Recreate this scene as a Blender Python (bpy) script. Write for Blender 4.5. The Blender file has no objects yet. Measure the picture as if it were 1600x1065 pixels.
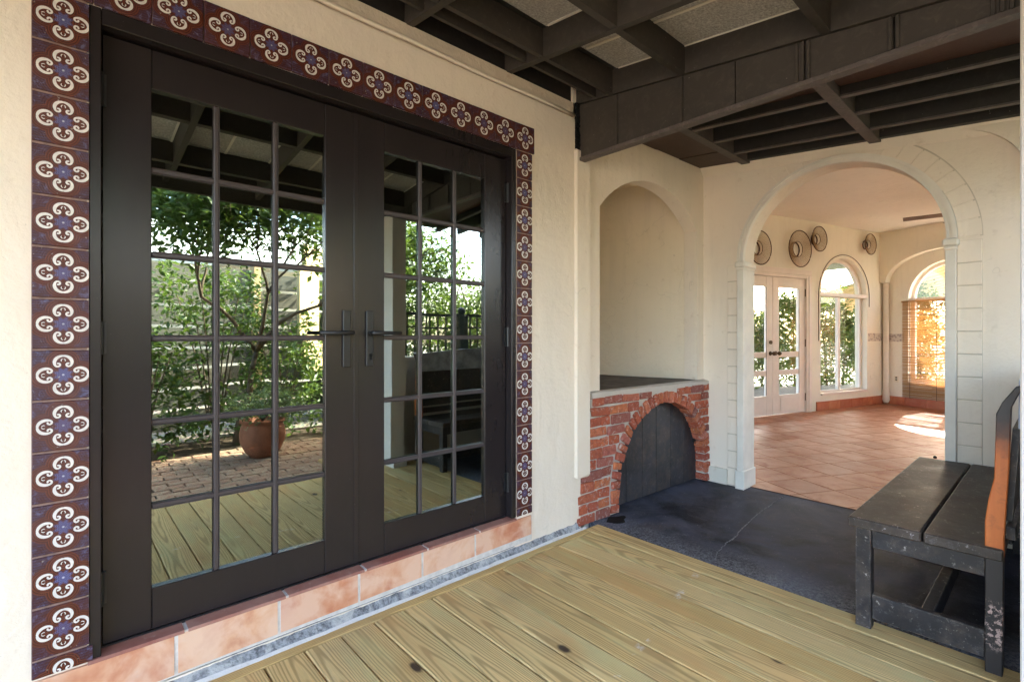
import bpy, bmesh, math, random
import numpy as np
from mathutils import Vector, Matrix
from mathutils.geometry import tessellate_polygon
random.seed(7)
rng = np.random.default_rng(7)
rad = math.radians
S = bpy.context.scene
COL = S.collection

# ------------------------------------------------------------------ camera
cam = bpy.data.cameras.new("camera")
cam.sensor_width = 36.0
cam.lens = 36.0 * 778 / 1600
cam.shift_y = -8.5 / 1600
cam.clip_start = 0.05
cam.clip_end = 500
camo = bpy.data.objects.new("camera", cam)
COL.objects.link(camo)
camo.location = (0, -2.1, 1.24)
camo.rotation_euler = (rad(90), 0, math.atan2(0.742, 0.670) - rad(90))
S.camera = camo

# ------------------------------------------------------------------ light
SUN_EL, SUN_HEAD = 39.0, 3.0        # heading measured from +X towards +Y
W = bpy.data.worlds.new("World")
S.world = W
W.use_nodes = True
wn = W.node_tree.nodes
wl = W.node_tree.links
sky = wn.new("ShaderNodeTexSky")
sky.sky_type = 'NISHITA'
sky.sun_disc = False
sky.sun_elevation = rad(SUN_EL)
sky.sun_rotation = rad(90 - SUN_HEAD)
sky.air_density = 1.0
sky.dust_density = 4.0
sky.ozone_density = 0.4
wn["Background"].inputs[1].default_value = 0.15
wl.new(sky.outputs[0], wn["Background"].inputs[0])
sun = bpy.data.lights.new("sun", 'SUN')
sun.energy = 2.8
sun.angle = rad(0.5)
sun.color = (1.0, 0.93, 0.82)
suno = bpy.data.objects.new("sun", sun)
COL.objects.link(suno)
sd = Vector((math.cos(rad(SUN_EL)) * math.cos(rad(SUN_HEAD)), math.cos(rad(SUN_EL)) * math.sin(rad(SUN_HEAD)), math.sin(rad(SUN_EL))))
suno.rotation_euler = sd.to_track_quat('Z', 'Y').to_euler()
suno.location = sd * 20
S.view_settings.view_transform = 'Standard'
S.view_settings.look = 'None'
S.view_settings.gamma = 1
S.view_settings.exposure = 4.15
S.render.engine = 'CYCLES'
S.cycles.use_denoising = True
S.cycles.max_bounces = 10
S.cycles.diffuse_bounces = 6
S.cycles.glossy_bounces = 4
S.cycles.transmission_bounces = 6
S.cycles.transparent_max_bounces = 12
S.cycles.sample_clamp_indirect = 8
S.cycles.caustics_reflective = False
S.cycles.caustics_refractive = False

# ------------------------------------------------------------------ node helpers
class NT:
    def __init__(self, name):
        self.m = bpy.data.materials.new(name)
        self.m.use_nodes = True
        self.t = self.m.node_tree
        self.n = self.t.nodes
        self.b = self.n["Principled BSDF"]
        self.out = self.n["Material Output"]
        self.tc = self.n.new("ShaderNodeTexCoord")
        self.oi = self.n.new("ShaderNodeObjectInfo")
        self.geo = self.n.new("ShaderNodeNewGeometry")
    def set(self, sock, v):
        if hasattr(v, "is_output") or isinstance(v, bpy.types.NodeSocket):
            self.t.links.new(v, sock)
        elif isinstance(v, (tuple, list)) and len(v) == 3 and sock.type == 'RGBA':
            sock.default_value = (*v, 1)
        else:
            sock.default_value = v
    def vec(self, v, scale=(1, 1, 1), loc=(0, 0, 0), rot=(0, 0, 0)):
        k = self.n.new("ShaderNodeMapping")
        self.set(k.inputs[0], v)
        k.inputs[1].default_value = loc
        k.inputs[2].default_value = rot
        k.inputs[3].default_value = scale
        return k.outputs[0]
    def noise(self, v, scale=5, detail=4, rough=.55, dist=0, col=False):
        k = self.n.new("ShaderNodeTexNoise")
        self.set(k.inputs["Vector"], v)
        k.inputs["Scale"].default_value = scale
        k.inputs["Detail"].default_value = detail
        k.inputs["Roughness"].default_value = rough
        k.inputs["Distortion"].default_value = dist
        return k.outputs[1 if col else 0]
    def voro(self, v, scale=5, feat='F1', out=0, rnd=1):
        k = self.n.new("ShaderNodeTexVoronoi")
        k.feature = feat
        self.set(k.inputs["Vector"], v)
        k.inputs["Scale"].default_value = scale
        k.inputs["Randomness"].default_value = rnd
        return k.outputs[out]
    def wave(self, v, scale=5, dist=2, detail=2, dscale=1, typ='BANDS', d='X'):
        k = self.n.new("ShaderNodeTexWave")
        k.wave_type = typ
        if typ == 'BANDS':
            k.bands_direction = d
        self.set(k.inputs["Vector"], v)
        k.inputs["Scale"].default_value = scale
        k.inputs["Distortion"].default_value = dist
        k.inputs["Detail"].default_value = detail
        k.inputs["Detail Scale"].default_value = dscale
        return k.outputs[1]
    def ramp(self, f, stops):
        k = self.n.new("ShaderNodeValToRGB")
        e = k.color_ramp.elements
        while len(e) < len(stops):
            e.new(0.5)
        for i, (p, c) in enumerate(stops):
            e[i].position = p
            if isinstance(c, (int, float)):
                c = (c, c, c)
            e[i].color = (*c, 1)
        self.set(k.inputs[0], f)
        return k.outputs[0]
    def mix(self, f, a, b, mode='MIX'):
        k = self.n.new("ShaderNodeMix")
        k.data_type = 'RGBA'
        k.blend_type = mode
        self.set(k.inputs[0], f)
        self.set(k.inputs[6], a)
        self.set(k.inputs[7], b)
        return k.outputs[2]
    def math(self, op, a, b=0.0, c=None, clamp=False):
        k = self.n.new("ShaderNodeMath")
        k.operation = op
        k.use_clamp = clamp
        self.set(k.inputs[0], a)
        self.set(k.inputs[1], b)
        if c is not None:
            self.set(k.inputs[2], c)
        return k.outputs[0]
    def sep(self, v):
        k = self.n.new("ShaderNodeSeparateXYZ")
        self.set(k.inputs[0], v)
        return k.outputs
    def comb(self, x, y, z):
        k = self.n.new("ShaderNodeCombineXYZ")
        for i, q in enumerate((x, y, z)):
            self.set(k.inputs[i], q)
        return k.outputs[0]
    def vadd(self, a, b):
        k = self.n.new("ShaderNodeVectorMath")
        self.set(k.inputs[0], a)
        self.set(k.inputs[1], b)
        return k.outputs[0]
    def offset_by_random(self, v, amt=37.0):
        r = self.math('MULTIPLY', self.oi.outputs["Random"], amt)
        return self.vadd(v, self.comb(r, self.math('MULTIPLY', r, 1.7), self.math('MULTIPLY', r, .6)))
    def bump(self, h, strength=.3, dist=.01, prev=None):
        k = self.n.new("ShaderNodeBump")
        k.inputs["Strength"].default_value = strength
        k.inputs["Distance"].default_value = dist
        self.set(k.inputs["Height"], h)
        if prev is not None:
            self.set(k.inputs["Normal"], prev)
        self.set(self.b.inputs["Normal"], k.outputs[0])
        return k.outputs[0]
    def fin(self, col=None, rough=None, spec=None):
        if col is not None:
            self.set(self.b.inputs["Base Color"], col)
        if rough is not None:
            self.set(self.b.inputs["Roughness"], rough)
        if spec is not None:
            self.b.inputs["Specular IOR Level"].default_value = spec
        return self.m

def mapr(M, f, a, b, c, d):
    k = M.n.new("ShaderNodeMapRange")
    M.set(k.inputs[0], f)
    for i, v in enumerate((a, b, c, d)):
        k.inputs[i + 1].default_value = v
    return k.outputs[0]

# ------------------------------------------------------------------ materials
def m_stucco(name, base, stain=(.42, .30, .18), bumpk=.25, stain_amt=.35):
    M = NT(name)
    p = M.geo.outputs["Position"]
    n1 = M.noise(p, 1.3, 5, .6, .4)
    n2 = M.noise(p, 14, 5, .6)
    n3 = M.noise(M.vec(p, (6, 6, .7)), 2.2, 4, .6)
    c = M.mix(M.ramp(n1, [(.35, 0), (.7, .35)]), base, tuple(x * .86 for x in base))
    c = M.mix(M.ramp(n3, [(.52, 0), (.75, .28)]), c, tuple(x * .78 for x in base))
    c = M.mix(M.math('MULTIPLY', M.ramp(n2, [(.62, 0), (.78, 1)]), stain_amt), c, stain)
    sp = M.voro(p, 26, 'F1', 0)
    c = M.mix(M.math('MULTIPLY', M.ramp(sp, [(.02, 1), (.055, 0)]), .4), c, (.2, .16, .12))
    cr = M.voro(M.vadd(p, M.noise(p, 2.5, 3, .6, 0, True)), 1.1, 'DISTANCE_TO_EDGE', 0)
    cm = M.math('MULTIPLY', M.ramp(cr, [(.001, .3), (.004, 0)]), M.ramp(M.noise(p, 1.7, 2, .5), [(.52, 0), (.6, 1)]))
    c = M.mix(cm, c, (.30, .25, .19))
    h = M.math('ADD', M.math('MULTIPLY', M.noise(p, 3.2, 3, .5, 1.2), 2.2), M.math('ADD', M.noise(p, 11, 6, .65), M.math('MULTIPLY', M.noise(p, 60, 3, .6), .35)))
    M.bump(h, min(1, bumpk * 1.45), .013)
    return M.fin(c, .85, .2)
WALL = m_stucco("cream_stucco", (.83, .725, .60))
WALL2 = m_stucco("room_plaster", (.82, .76, .64), bumpk=.15, stain_amt=.12)
NICHE = m_stucco("niche_plaster", (.82, .71, .55), bumpk=.4, stain_amt=.3)
GREYWALL = m_stucco("grey_painted_masonry", (.70, .64, .54), bumpk=.25, stain_amt=.3)
POST = m_stucco("pale_post_paint", (.68, .62, .57), bumpk=.3, stain_amt=.15)

def m_wood_deck():
    M = NT("deck_pine")
    ob = M.tc.outputs["Object"]
    o = M.offset_by_random(ob)
    R_ = M.oi.outputs["Random"]
    R2 = M.math('FRACT', M.math('MULTIPLY', R_, 17.3))
    wp = M.math('MULTIPLY', M.math('SUBTRACT', M.noise(M.vec(o, (5, 1.0, 5)), 1.6, 3, .5), .5), .050)
    wp2 = M.math('MULTIPLY', M.math('SUBTRACT', M.noise(M.vec(o, (3, .45, 5)), 1.1, 2, .5), .5), .10)
    gx = M.math('ADD', M.math('ADD', M.sep(ob)[0], wp), M.math('MULTIPLY', M.math('SUBTRACT', R_, .5), .16))
    gz = M.math('ADD', M.math('ADD', M.math('MULTIPLY', M.sep(ob)[1], .020), wp2), M.math('ADD', M.math('MULTIPLY', R2, .05), .012))
    gr = M.math('SQRT', M.math('ADD', M.math('MULTIPLY', gx, gx), M.math('MULTIPLY', gz, gz)))
    grain = M.math('ADD', M.math('MULTIPLY', M.math('SINE', M.math('MULTIPLY', gr, 760.0)), .5), .5)
    fine = M.noise(M.vec(o, (220, 5, 220)), 1, 3, .6)
    # knots
    kv = M.vec(o, (4.6, 2.6, 1))
    kd = M.voro(kv, 1.0, 'F1', 0)
    kc = M.sep(M.voro(kv, 1.0, 'F1', 1))[0]
    on = M.ramp(kc, [(.55, 0), (.57, 1)])
    knot = M.math('MULTIPLY', M.ramp(M.math('ADD', kd, M.math('MULTIPLY', M.noise(o, 30, 3), .05)), [(.085, 1), (.13, .0)]), on)
    halo = M.math('MULTIPLY', M.ramp(kd, [(.08, 1), (.34, 0)]), on)
    c = M.mix(M.oi.outputs["Random"], (.66, .43, .165), (.80, .57, .26))
    c = M.mix(M.ramp(grain, [(.08, .60), (.62, 0)]), c, (.27, .165, .06))
    c = M.mix(M.ramp(fine, [(.4, .25), (.7, 0)]), c, (.20, .14, .06))
    g = M.noise(M.vec(o, (3.5, .55, 1)), 2.4, 4, .6)
    c = M.mix(M.ramp(g, [(.52, 0), (.72, .55)]), c, (.52, .47, .22))
    g2 = M.noise(M.vadd(M.vec(o, (3.5, .6, 1)), (9, 3, 1)), 2.2, 4, .6)
    c = M.mix(M.ramp(g2, [(.53, 0), (.7, .55)]), c, (.60, .33, .13))
    c = M.mix(M.math('MULTIPLY', halo, .55), c, (.44, .25, .09))
    c = M.mix(knot, c, (.07, .042, .025))
    dirt = M.noise(M.vec(M.geo.outputs["Position"], (1, 1, 1)), 1.7, 6, .7)
    c = M.mix(M.ramp(dirt, [(.55, 0), (.8, .35)]), c, (.20, .19, .14))
    P_ = M.sep(M.geo.outputs["Position"])
    ln = M.math('ABSOLUTE', M.math('ADD', M.math('SUBTRACT', P_[1], M.math('MULTIPLY', P_[0], .20)), 1.31))
    sm = M.math('MULTIPLY', M.ramp(ln, [(.006, 1), (.022, 0)]), M.ramp(M.noise(M.geo.outputs["Position"], 9, 5, .7), [(.56, 0), (.62, .45)]))
    sm = M.math('MULTIPLY', sm, M.ramp(P_[0], [(.0, 1), (.9, 1)]))
    c = M.mix(sm, c, (.75, .72, .66))
    c = M.mix(M.ramp(M.noise(M.geo.outputs["Position"], 120, 3, .7), [(.70, 0), (.76, .6)]), c, (.12, .09, .05))
    M.bump(M.math('ADD', M.math('MULTIPLY', grain, .5), fine), .35, .0025)
    return M.fin(c, .7, .2)
DECK = m_wood_deck()

def m_dark_wood(name, base, red=.0, sc=1.0):
    M = NT(name)
    o = M.offset_by_random(M.tc.outputs["Object"])
    n = M.noise(M.geo.outputs["Position"], 3, 5, .6)
    c = M.mix(M.ramp(n, [(.35, 0), (.7, .6)]), base, tuple(x * 1.5 for x in base))
    c = M.mix(M.math('MULTIPLY', M.oi.outputs["Random"], .25 + red), c, (.10, .045, .03) if red else (.05, .045, .04))
    gr = M.noise(M.vec(M.geo.outputs['Position'], (14, 14, 14)), 1.2, 6, .7, 1.5)
    c = M.mix(M.ramp(gr, [(.5, 0), (.7, .5)]), c, tuple(x * 2.2 for x in base))
    sp = M.voro(M.geo.outputs["Position"], 24, 'F1', 0)
    msk = M.noise(M.geo.outputs["Position"], 2.4, 2, .5)
    spk = M.math('MULTIPLY', M.ramp(sp, [(.03, 1), (.06, 0)]), M.ramp(msk, [(.5, 0), (.6, .9)]))
    c = M.mix(spk, c, (.38, .35, .3))
    M.bump(M.noise(M.geo.outputs["Position"], 40, 4, .6), .2, .004)
    return M.fin(c, .55, .3)
DWOOD = m_dark_wood("dark_painted_timber", (.041, .034, .028))
DWOOD2 = m_dark_wood("dark_joist_timber", (.022, .019, .017))
BROWNW = m_dark_wood("brown_underside", (.045, .025, .018), .15)
PURL = m_dark_wood("grey_batten", (.085, .07, .065))

def m_felt():
    M = NT("roof_felt")
    p = M.geo.outputs["Position"]
    n = M.noise(p, 90, 5, .75)
    n2 = M.noise(p, 4, 4, .6)
    c = M.ramp(n, [(.3, (.22, .21, .195)), (.52, (.46, .44, .41)), (.72, (.78, .75, .70))])
    c = M.mix(M.ramp(n2, [(.4, 0), (.7, .4)]), c, (.34, .29, .24))
    M.bump(n, .4, .004)
    return M.fin(c, .85, .2)
FELT = m_felt()

def m_plain(name, base, rough=.5, spec=.4, var=.15, metal=0, nscale=6, bumps=0):
    M = NT(name)
    n = M.noise(M.tc.outputs["Object"], nscale, 5, .6)
    c = M.mix(M.ramp(n, [(.3, 0), (.7, 1)]), tuple(x * (1 - var) for x in base), tuple(min(1, x * (1 + var)) for x in base))
    M.b.inputs["Metallic"].default_value = metal
    if bumps:
        M.bump(M.noise(M.tc.outputs["Object"], nscale * 8, 4, .6), bumps, .003)
    return M.fin(c, rough, spec)
BRONZE = m_plain("dark_bronze_paint", (.015, .0115, .0125), .27, .5, .10, 0, 2)
BRONZE2 = m_plain("dark_muntin_paint", (.058, .046, .047), .40, .5, .1)
BLACKM = m_plain("black_hardware", (.012, .012, .013), .4, .5)
IRON = m_plain("green_black_iron", (.018, .025, .024), .5, .4)
def m_doorpaint():
    M = NT("dark_bronze_door_paint")
    p = M.geo.outputs["Position"]
    br = M.noise(M.vec(p, (40, 40, 2.5)), 2, 4, .6)
    d = M.noise(p, 2.2, 5, .65, .6)
    c = M.mix(br, (.0175, .0135, .0145), (.0205, .0158, .0165))
    c = M.mix(M.ramp(d, [(.45, 0), (.8, .15)]), c, (.045, .037, .036))
    c = M.mix(M.ramp(M.noise(p, 110, 3, .7), [(.72, 0), (.77, .5)]), c, (.16, .14, .13))
    return M.fin(c, .26, .5)
BRONZE = m_doorpaint()
GASKET = m_plain("black_gasket", (.008, .008, .008), .7, .2)
WHITEP = m_plain("pinkish_white_paint", (.78, .68, .60), .45, .4, .05)
TRIMP = m_plain("grey_white_trim_paint", (.76, .70, .61), .55, .3, .08, bumps=.2)
BRASS = m_plain("aged_bronze_knob", (.10, .06, .03), .35, .5, .1, .7)
WIRE = m_plain("rusty_brown_wire", (.075, .035, .02), .6, .3)
STRAW = m_plain("tan_wire_mesh", (.36, .24, .13), .7, .2)
FANW = m_plain("brown_fan_wood", (.10, .045, .022), .5, .4)
GROUT = m_plain("white_grout", (.62, .58, .54), .9, .1, .15, nscale=30)
ROOFP = m_plain("pale_metal_roof", (.62, .66, .66), .6, .3, .05)
CREAMB = m_plain("cream_board_paint", (.72, .54, .30), .6, .3, .05)
OUTLETP = m_plain("ivory_plastic", (.75, .66, .50), .35, .5, .03)

def m_glaze(name, base, rough=.14, var=.3):
    M = NT(name)
    o = M.tc.outputs["Object"]
    n = M.noise(M.offset_by_random(o), 90, 3, .6)
    c = M.mix(n, tuple(x * (1 - var) for x in base), tuple(x * (1 + var) for x in base))
    M.bump(M.noise(o, 120, 2, .5), .12, .002)
    return M.fin(c, rough, .5)
SCROLL = m_glaze("white_scroll_glaze", (.70, .65, .61), .2, .22)

def m_tile():
    M = NT("talavera_tile_glaze")
    o = M.tc.outputs["Object"]
    x, y, z = M.sep(o)[0:3]
    ax = M.math('ABSOLUTE', x)
    az = M.math('ABSOLUTE', z)
    # distance to the four lobes -> quatrefoil outline lines
    def d(cx, cz):
        dx = M.math('SUBTRACT', ax, cx)
        dz = M.math('SUBTRACT', az, cz)
        return M.math('SQRT', M.math('ADD', M.math('MULTIPLY', dx, dx), M.math('MULTIPLY', dz, dz)))
    q = M.math('MINIMUM', d(.038, 0), d(0, .038))          # metres from the nearest lobe centre
    nz = M.noise(M.offset_by_random(o), 60, 4, .65)
    nzb = M.noise(M.offset_by_random(o), 22, 4, .6, 2.5)
    red = M.mix(nz, (.06, .013, .006), (.19, .045, .02))
    dark = (.018, .006, .008)
    # red halo bands with darker lines
    band = M.wave(M.comb(q, 0, 0), 52, 0.4, 1)
    c = M.mix(M.ramp(band, [(.15, .75), (.5, 0)]), red, dark)
    # blue acanthus corners
    corner = M.math('ADD', ax, az)
    sw = M.wave(M.vec(o, (1, 1, 1)), 38, 7, 3, 22, 'RINGS')
    blue = M.mix(sw, (.045, .011, .010), (.055, .045, .10))
    blue = M.mix(M.ramp(nzb, [(.54, 0), (.66, .7)]), blue, (.13, .14, .27))
    blue = M.mix(M.ramp(nz, [(.45, 0), (.6, .7)]), blue, (.05, .013, .011))
    cm = M.ramp(M.math('ADD', q, M.math('MULTIPLY', nzb, .008)), [(.0450, 0), (.0475, 1)])
    c = M.mix(cm, c, blue)
    # blue rosette in the middle
    r = M.math('SQRT', M.math('ADD', M.math('MULTIPLY', x, x), M.math('MULTIPLY', z, z)))
    th = M.math('ARCTAN2', z, x)
    pet = M.math('MULTIPLY', M.math('COSINE', M.math('MULTIPLY', th, 8)), .0035)
    rr = M.math('ADD', r, pet)
    ros = M.ramp(rr, [(.0175, 1), (.021, 0)])
    rcol = M.mix(M.wave(M.comb(rr, 0, 0), 70, 0, 0), (.035, .025, .075), (.15, .16, .36))
    c = M.mix(ros, c, rcol)
    c = M.mix(M.ramp(r, [(.0015, 1), (.003, 0)]), c, (.7, .72, .8))
    # wear of each piece
    c = M.mix(M.math('MULTIPLY', M.oi.outputs["Random"], .45), c, (.10, .028, .018))
    c = M.mix(M.ramp(M.noise(M.geo.outputs["Position"], 3.5, 3, .5), [(.45, 0), (.7, .35)]), c, (.08, .03, .04))
    c = M.mix(M.ramp(M.noise(M.geo.outputs["Position"], 70, 3, .6), [(.68, 0), (.74, .6)]), c, (.4, .36, .33))
    h = M.math('ADD', M.math('MULTIPLY', sw, .5), M.math('ADD', band, nz))
    M.bump(h, .35, .0018)
    return M.fin(c, .2, .4)
TILE = m_tile()

def m_brick(name, cols, mortar_amt=.75):
    M = NT(name)
    o = M.offset_by_random(M.tc.outputs["Object"])
    n = M.noise(o, 18, 5, .65)
    n2 = M.noise(o, 55, 4, .6)
    c = M.ramp(M.oi.outputs["Random"], [(i / (len(cols) - 1), q) for i, q in enumerate(cols)])
    c = M.mix(M.ramp(n, [(.45, 0), (.75, .45)]), c, (.34, .09, .05))
    c = M.mix(M.math('MULTIPLY', M.ramp(M.noise(o, 26, 5, .7, 1.2), [(.55, 0), (.64, 1)]), mortar_amt), c, (.55, .46, .40))
    c = M.mix(M.ramp(M.noise(o, 34, 5, .75), [(.35, .75), (.55, 0)]), c, (.26, .075, .05))
    c = M.mix(M.ramp(n2, [(.62, 0), (.76, .5)]), c, (.12, .055, .045))
    M.bump(M.math('ADD', n, n2), .8, .01)
    return M.fin(c, .9, .15)
BRICK = m_brick("old_red_brick", [(.44, .10, .05), (.54, .15, .07), (.35, .085, .055), (.58, .19, .08), (.48, .15, .11), (.19, .09, .08), (.52, .12, .055)])
PAVER = m_brick("brick_paver", [(.34, .25, .17), (.42, .32, .22), (.30, .21, .14)], .25)
MORTAR = m_stucco("lime_mortar", (.55, .49, .43), bumpk=.8)

def m_terracotta(name, a, b, rough, haze=.3):
    M = NT(name)
    o = M.offset_by_random(M.tc.outputs["Object"])
    n = M.noise(o, 5, 5, .65, .6)
    n2 = M.noise(o, 40, 4, .6)
    c = M.mix(M.oi.outputs["Random"], a, b)
    c = M.mix(M.ramp(n, [(.48, 0), (.72, .8)]), c, tuple(x * .58 if i else x * .82 for i, x in enumerate(a)))
    n4 = M.noise(o, 7, 4, .6, .4)
    c = M.mix(M.math('MULTIPLY', M.ramp(n4, [(.42, 1), (.60, 0)]), haze), c, (.80, .60, .46))
    c = M.mix(M.math('MULTIPLY', M.ramp(n4, [(.60, 0), (.72, 1)]), haze), c, (.46, .13, .06))
    c = M.mix(M.ramp(n2, [(.6, 0), (.8, .25)]), c, (.62, .5, .42))
    M.bump(n2, .15, .003)
    return M.fin(c, M.ramp(n, [(.3, rough), (.7, rough * 1.5)]), .3)
SILLT = m_terracotta("sill_terracotta", (.60, .27, .15), (.72, .43, .27), .55, .5)
SILLTOP = m_terracotta("sill_top_terracotta", (.30, .12, .09), (.34, .15, .11), .5, .1)
FLOORT = m_terracotta("floor_terracotta", (.33, .12, .055), (.41, .17, .085), .38, .06)
BASET = m_terracotta("baseboard_terracotta", (.42, .12, .06), (.50, .17, .08), .4, .05)

def m_slab():
    M = NT("black_painted_concrete")
    p = M.geo.outputs["Position"]
    n = M.noise(p, 3.0, 7, .7, .5)
    n2 = M.noise(p, 38, 5, .7)
    n3 = M.noise(p, 7, 7, .75, 1)
    c = M.mix(M.ramp(n, [(.40, 0), (.62, 1)]), (.006, .007, .012), (.055, .053, .062))
    c = M.mix(M.ramp(M.noise(p, 1.4, 4, .6, .8), [(.45, .0), (.62, .75)]), c, (.075, .082, .115))
    c = M.mix(M.ramp(n3, [(.5, 0), (.75, .5)]), c, (.12, .115, .125))
    c = M.mix(M.ramp(M.noise(p, 3.1, 5, .7, 1), [(.55, 0), (.75, .5)]), c, (.075, .055, .035))
    c = M.mix(M.ramp(M.noise(p, 140, 4, .7), [(.6, 0), (.74, .5)]), c, (.25, .25, .26))
    # dust along the deck edge
    x = M.sep(p)[0]
    e = M.ramp(M.math('ADD', M.math('SUBTRACT', x, 2.62), M.math('MULTIPLY', M.math('SUBTRACT', n3, .5), .5)), [(.0, .75), (.30, 0)])
    c = M.mix(M.math('MULTIPLY', e, M.ramp(M.noise(p, 90, 5, .75), [(.40, 0), (.62, 1)])), c, (.30, .30, .32))
    sp = M.voro(p, 22, 'F1', 0)
    c = M.mix(M.ramp(sp, [(.03, .7), (.07, 0)]), c, (.4, .4, .4))
    M.bump(M.math('ADD', n3, M.math('MULTIPLY', n2, .4)), .25, .006)
    return M.fin(c, M.ramp(n, [(.3, .55), (.7, .8)]), .22)
SLAB = m_slab()
SHELF = m_plain("grey_concrete_shelf", (.12, .105, .095), .75, .2, .4, nscale=8, bumps=.4)
def m_curb():
    M = NT("rough_concrete_curb")
    p = M.geo.outputs["Position"]
    n = M.noise(p, 55, 6, .75)
    n2 = M.noise(p, 9, 5, .7, 1)
    c = M.mix(M.ramp(n, [(.38, 0), (.62, 1)]), (.13, .13, .135), (.42, .42, .43))
    c = M.mix(M.ramp(n2, [(.5, 0), (.62, .75)]), c, (.60, .58, .55))
    c = M.mix(M.ramp(n2, [(.34, .8), (.42, 0)]), c, (.07, .07, .075))
    M.bump(M.math('ADD', n, n2), .9, .012)
    return M.fin(c, .95, .1)
KERB = m_curb()
CAULK = m_stucco("white_mortar_line", (.68, .65, .62), bumpk=.5)
CHALK = m_plain("chalky_crack_line", (.17, .175, .185), .95, .1, .5, nscale=60)

def m_black_worn(name, base, chip, chip_amt, edge=.5):
    M = NT(name)
    o = M.tc.outputs["Object"]
    p = M.geo.outputs["Position"]
    n = M.noise(p, 4, 6, .7, .5)
    n2 = M.noise(p, 46, 5, .75)
    n3 = M.noise(p, 9, 5, .7)
    c = M.mix(M.ramp(n, [(.4, 0), (.68, 1)]), base, tuple(min(1, x * 2.4) for x in base))
    c = M.mix(M.math('MULTIPLY', M.ramp(n3, [(.48, 0), (.66, 1)]), .55), c, (.085, .060, .045))
    c = M.mix(M.ramp(M.noise(p, 30, 6, .8), [(.55, 0), (.68, .35)]), c, (.19, .17, .17))
    m = M.math('MULTIPLY', M.ramp(n2, [(.60, 0), (.65, 1)]), M.ramp(n3, [(.42, 0), (.60, 1)]))
    c = M.mix(M.math('MULTIPLY', m, chip_amt), c, chip)
    be = M.n.new("ShaderNodeBevel")
    be.samples = 4
    be.inputs[0].default_value = .004
    dot = M.n.new("ShaderNodeVectorMath")
    dot.operation = 'DOT_PRODUCT'
    M.set(dot.inputs[0], be.outputs[0])
    M.set(dot.inputs[1], M.geo.outputs["Normal"])
    em = M.ramp(dot.outputs["Value"], [(.90, 1), (.985, 0)])
    em = M.math('MULTIPLY', em, M.ramp(M.noise(p, 22, 3, .6), [(.46, 0), (.6, edge)]))
    c = M.mix(em, c, (.42, .34, .27))
    M.bump(M.math('ADD', n, M.math('MULTIPLY', n2, .4)), .35, .004)
    return M.fin(c, M.ramp(n, [(.3, .38), (.7, .6)]), .4)
BENCHP = m_black_worn("worn_black_paint", (.014, .012, .013), (.42, .38, .34), .8)
BENCHS = m_black_worn("worn_black_seat", (.020, .014, .011), (.34, .31, .31), 1.0)
DOORP = m_black_worn("hearth_door_paint", (.018, .018, .022), (.1, .1, .1), .2, .1)

def m_bench_post():
    M = NT("bench_post_worn_orange")
    p = M.geo.outputs["Position"]
    o = M.tc.outputs["Object"]
    z = M.math('ADD', M.sep(o)[2], .5375)
    n = M.noise(p, 12, 5, .6)
    zz = M.math('ADD', z, M.math('MULTIPLY', M.math('SUBTRACT', n, .5), .16))
    g = M.noise(M.vec(p, (60, 60, 3)), 1, 4, .6)
    orange = M.mix(g, (.42, .085, .015), (.62, .19, .045))
    orange = M.mix(M.ramp(M.noise(p, 17, 5, .7, .6), [(.5, 0), (.72, .6)]), orange, (.22, .065, .02))
    black = (.022, .018, .018)
    m = M.ramp(zz, [(.425, 0), (.44, 1), (.80, 1), (.90, .15), (.96, 0)])
    c = M.mix(m, black, orange)
    n2 = M.noise(p, 60, 5, .75)
    low = M.ramp(z, [(.08, 0), (.12, 1), (.24, 1), (.28, 0)])
    ch = M.math('MULTIPLY', M.ramp(n2, [(.52, 0), (.57, 1)]), low)
    c = M.mix(ch, c, (.40, .28, .25))
    M.bump(n, .2, .003)
    return M.fin(c, .45, .4)
BPOST = m_bench_post()

def m_leaf(name, a, b):
    M = NT(name)
    n = M.noise(M.geo.outputs["Position"], 3.2, 2, .5)
    n2 = M.noise(M.geo.outputs["Position"], 23, 2, .5)
    c = M.mix(M.ramp(M.math('ADD', M.math('MULTIPLY', n, .5), M.math('MULTIPLY', n2, .5)), [(.35, 0), (.65, 1)]), a, b)
    M.fin(c, .42, .4)
    tr = M.n.new("ShaderNodeBsdfTranslucent")
    M.set(tr.inputs[0], M.mix(.5, c, (.18, .25, .03)))
    ms = M.n.new("ShaderNodeMixShader")
    ms.inputs[0].default_value = .35
    M.t.links.new(M.b.outputs[0], ms.inputs[1])
    M.t.links.new(tr.outputs[0], ms.inputs[2])
    M.t.links.new(ms.outputs[0], M.out.inputs[0])
    return M.m
LEAF = m_leaf("glossy_leaf", (.035, .075, .018), (.10, .17, .035))
LEAF2 = m_leaf("hedge_leaf", (.05, .095, .02), (.15, .21, .045))
LEAF3 = m_leaf("grey_green_leaf", (.10, .15, .07), (.22, .28, .13))
BARK = m_plain("grey_bark", (.13, .10, .07), .9, .1, .3, nscale=14, bumps=.6)

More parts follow.
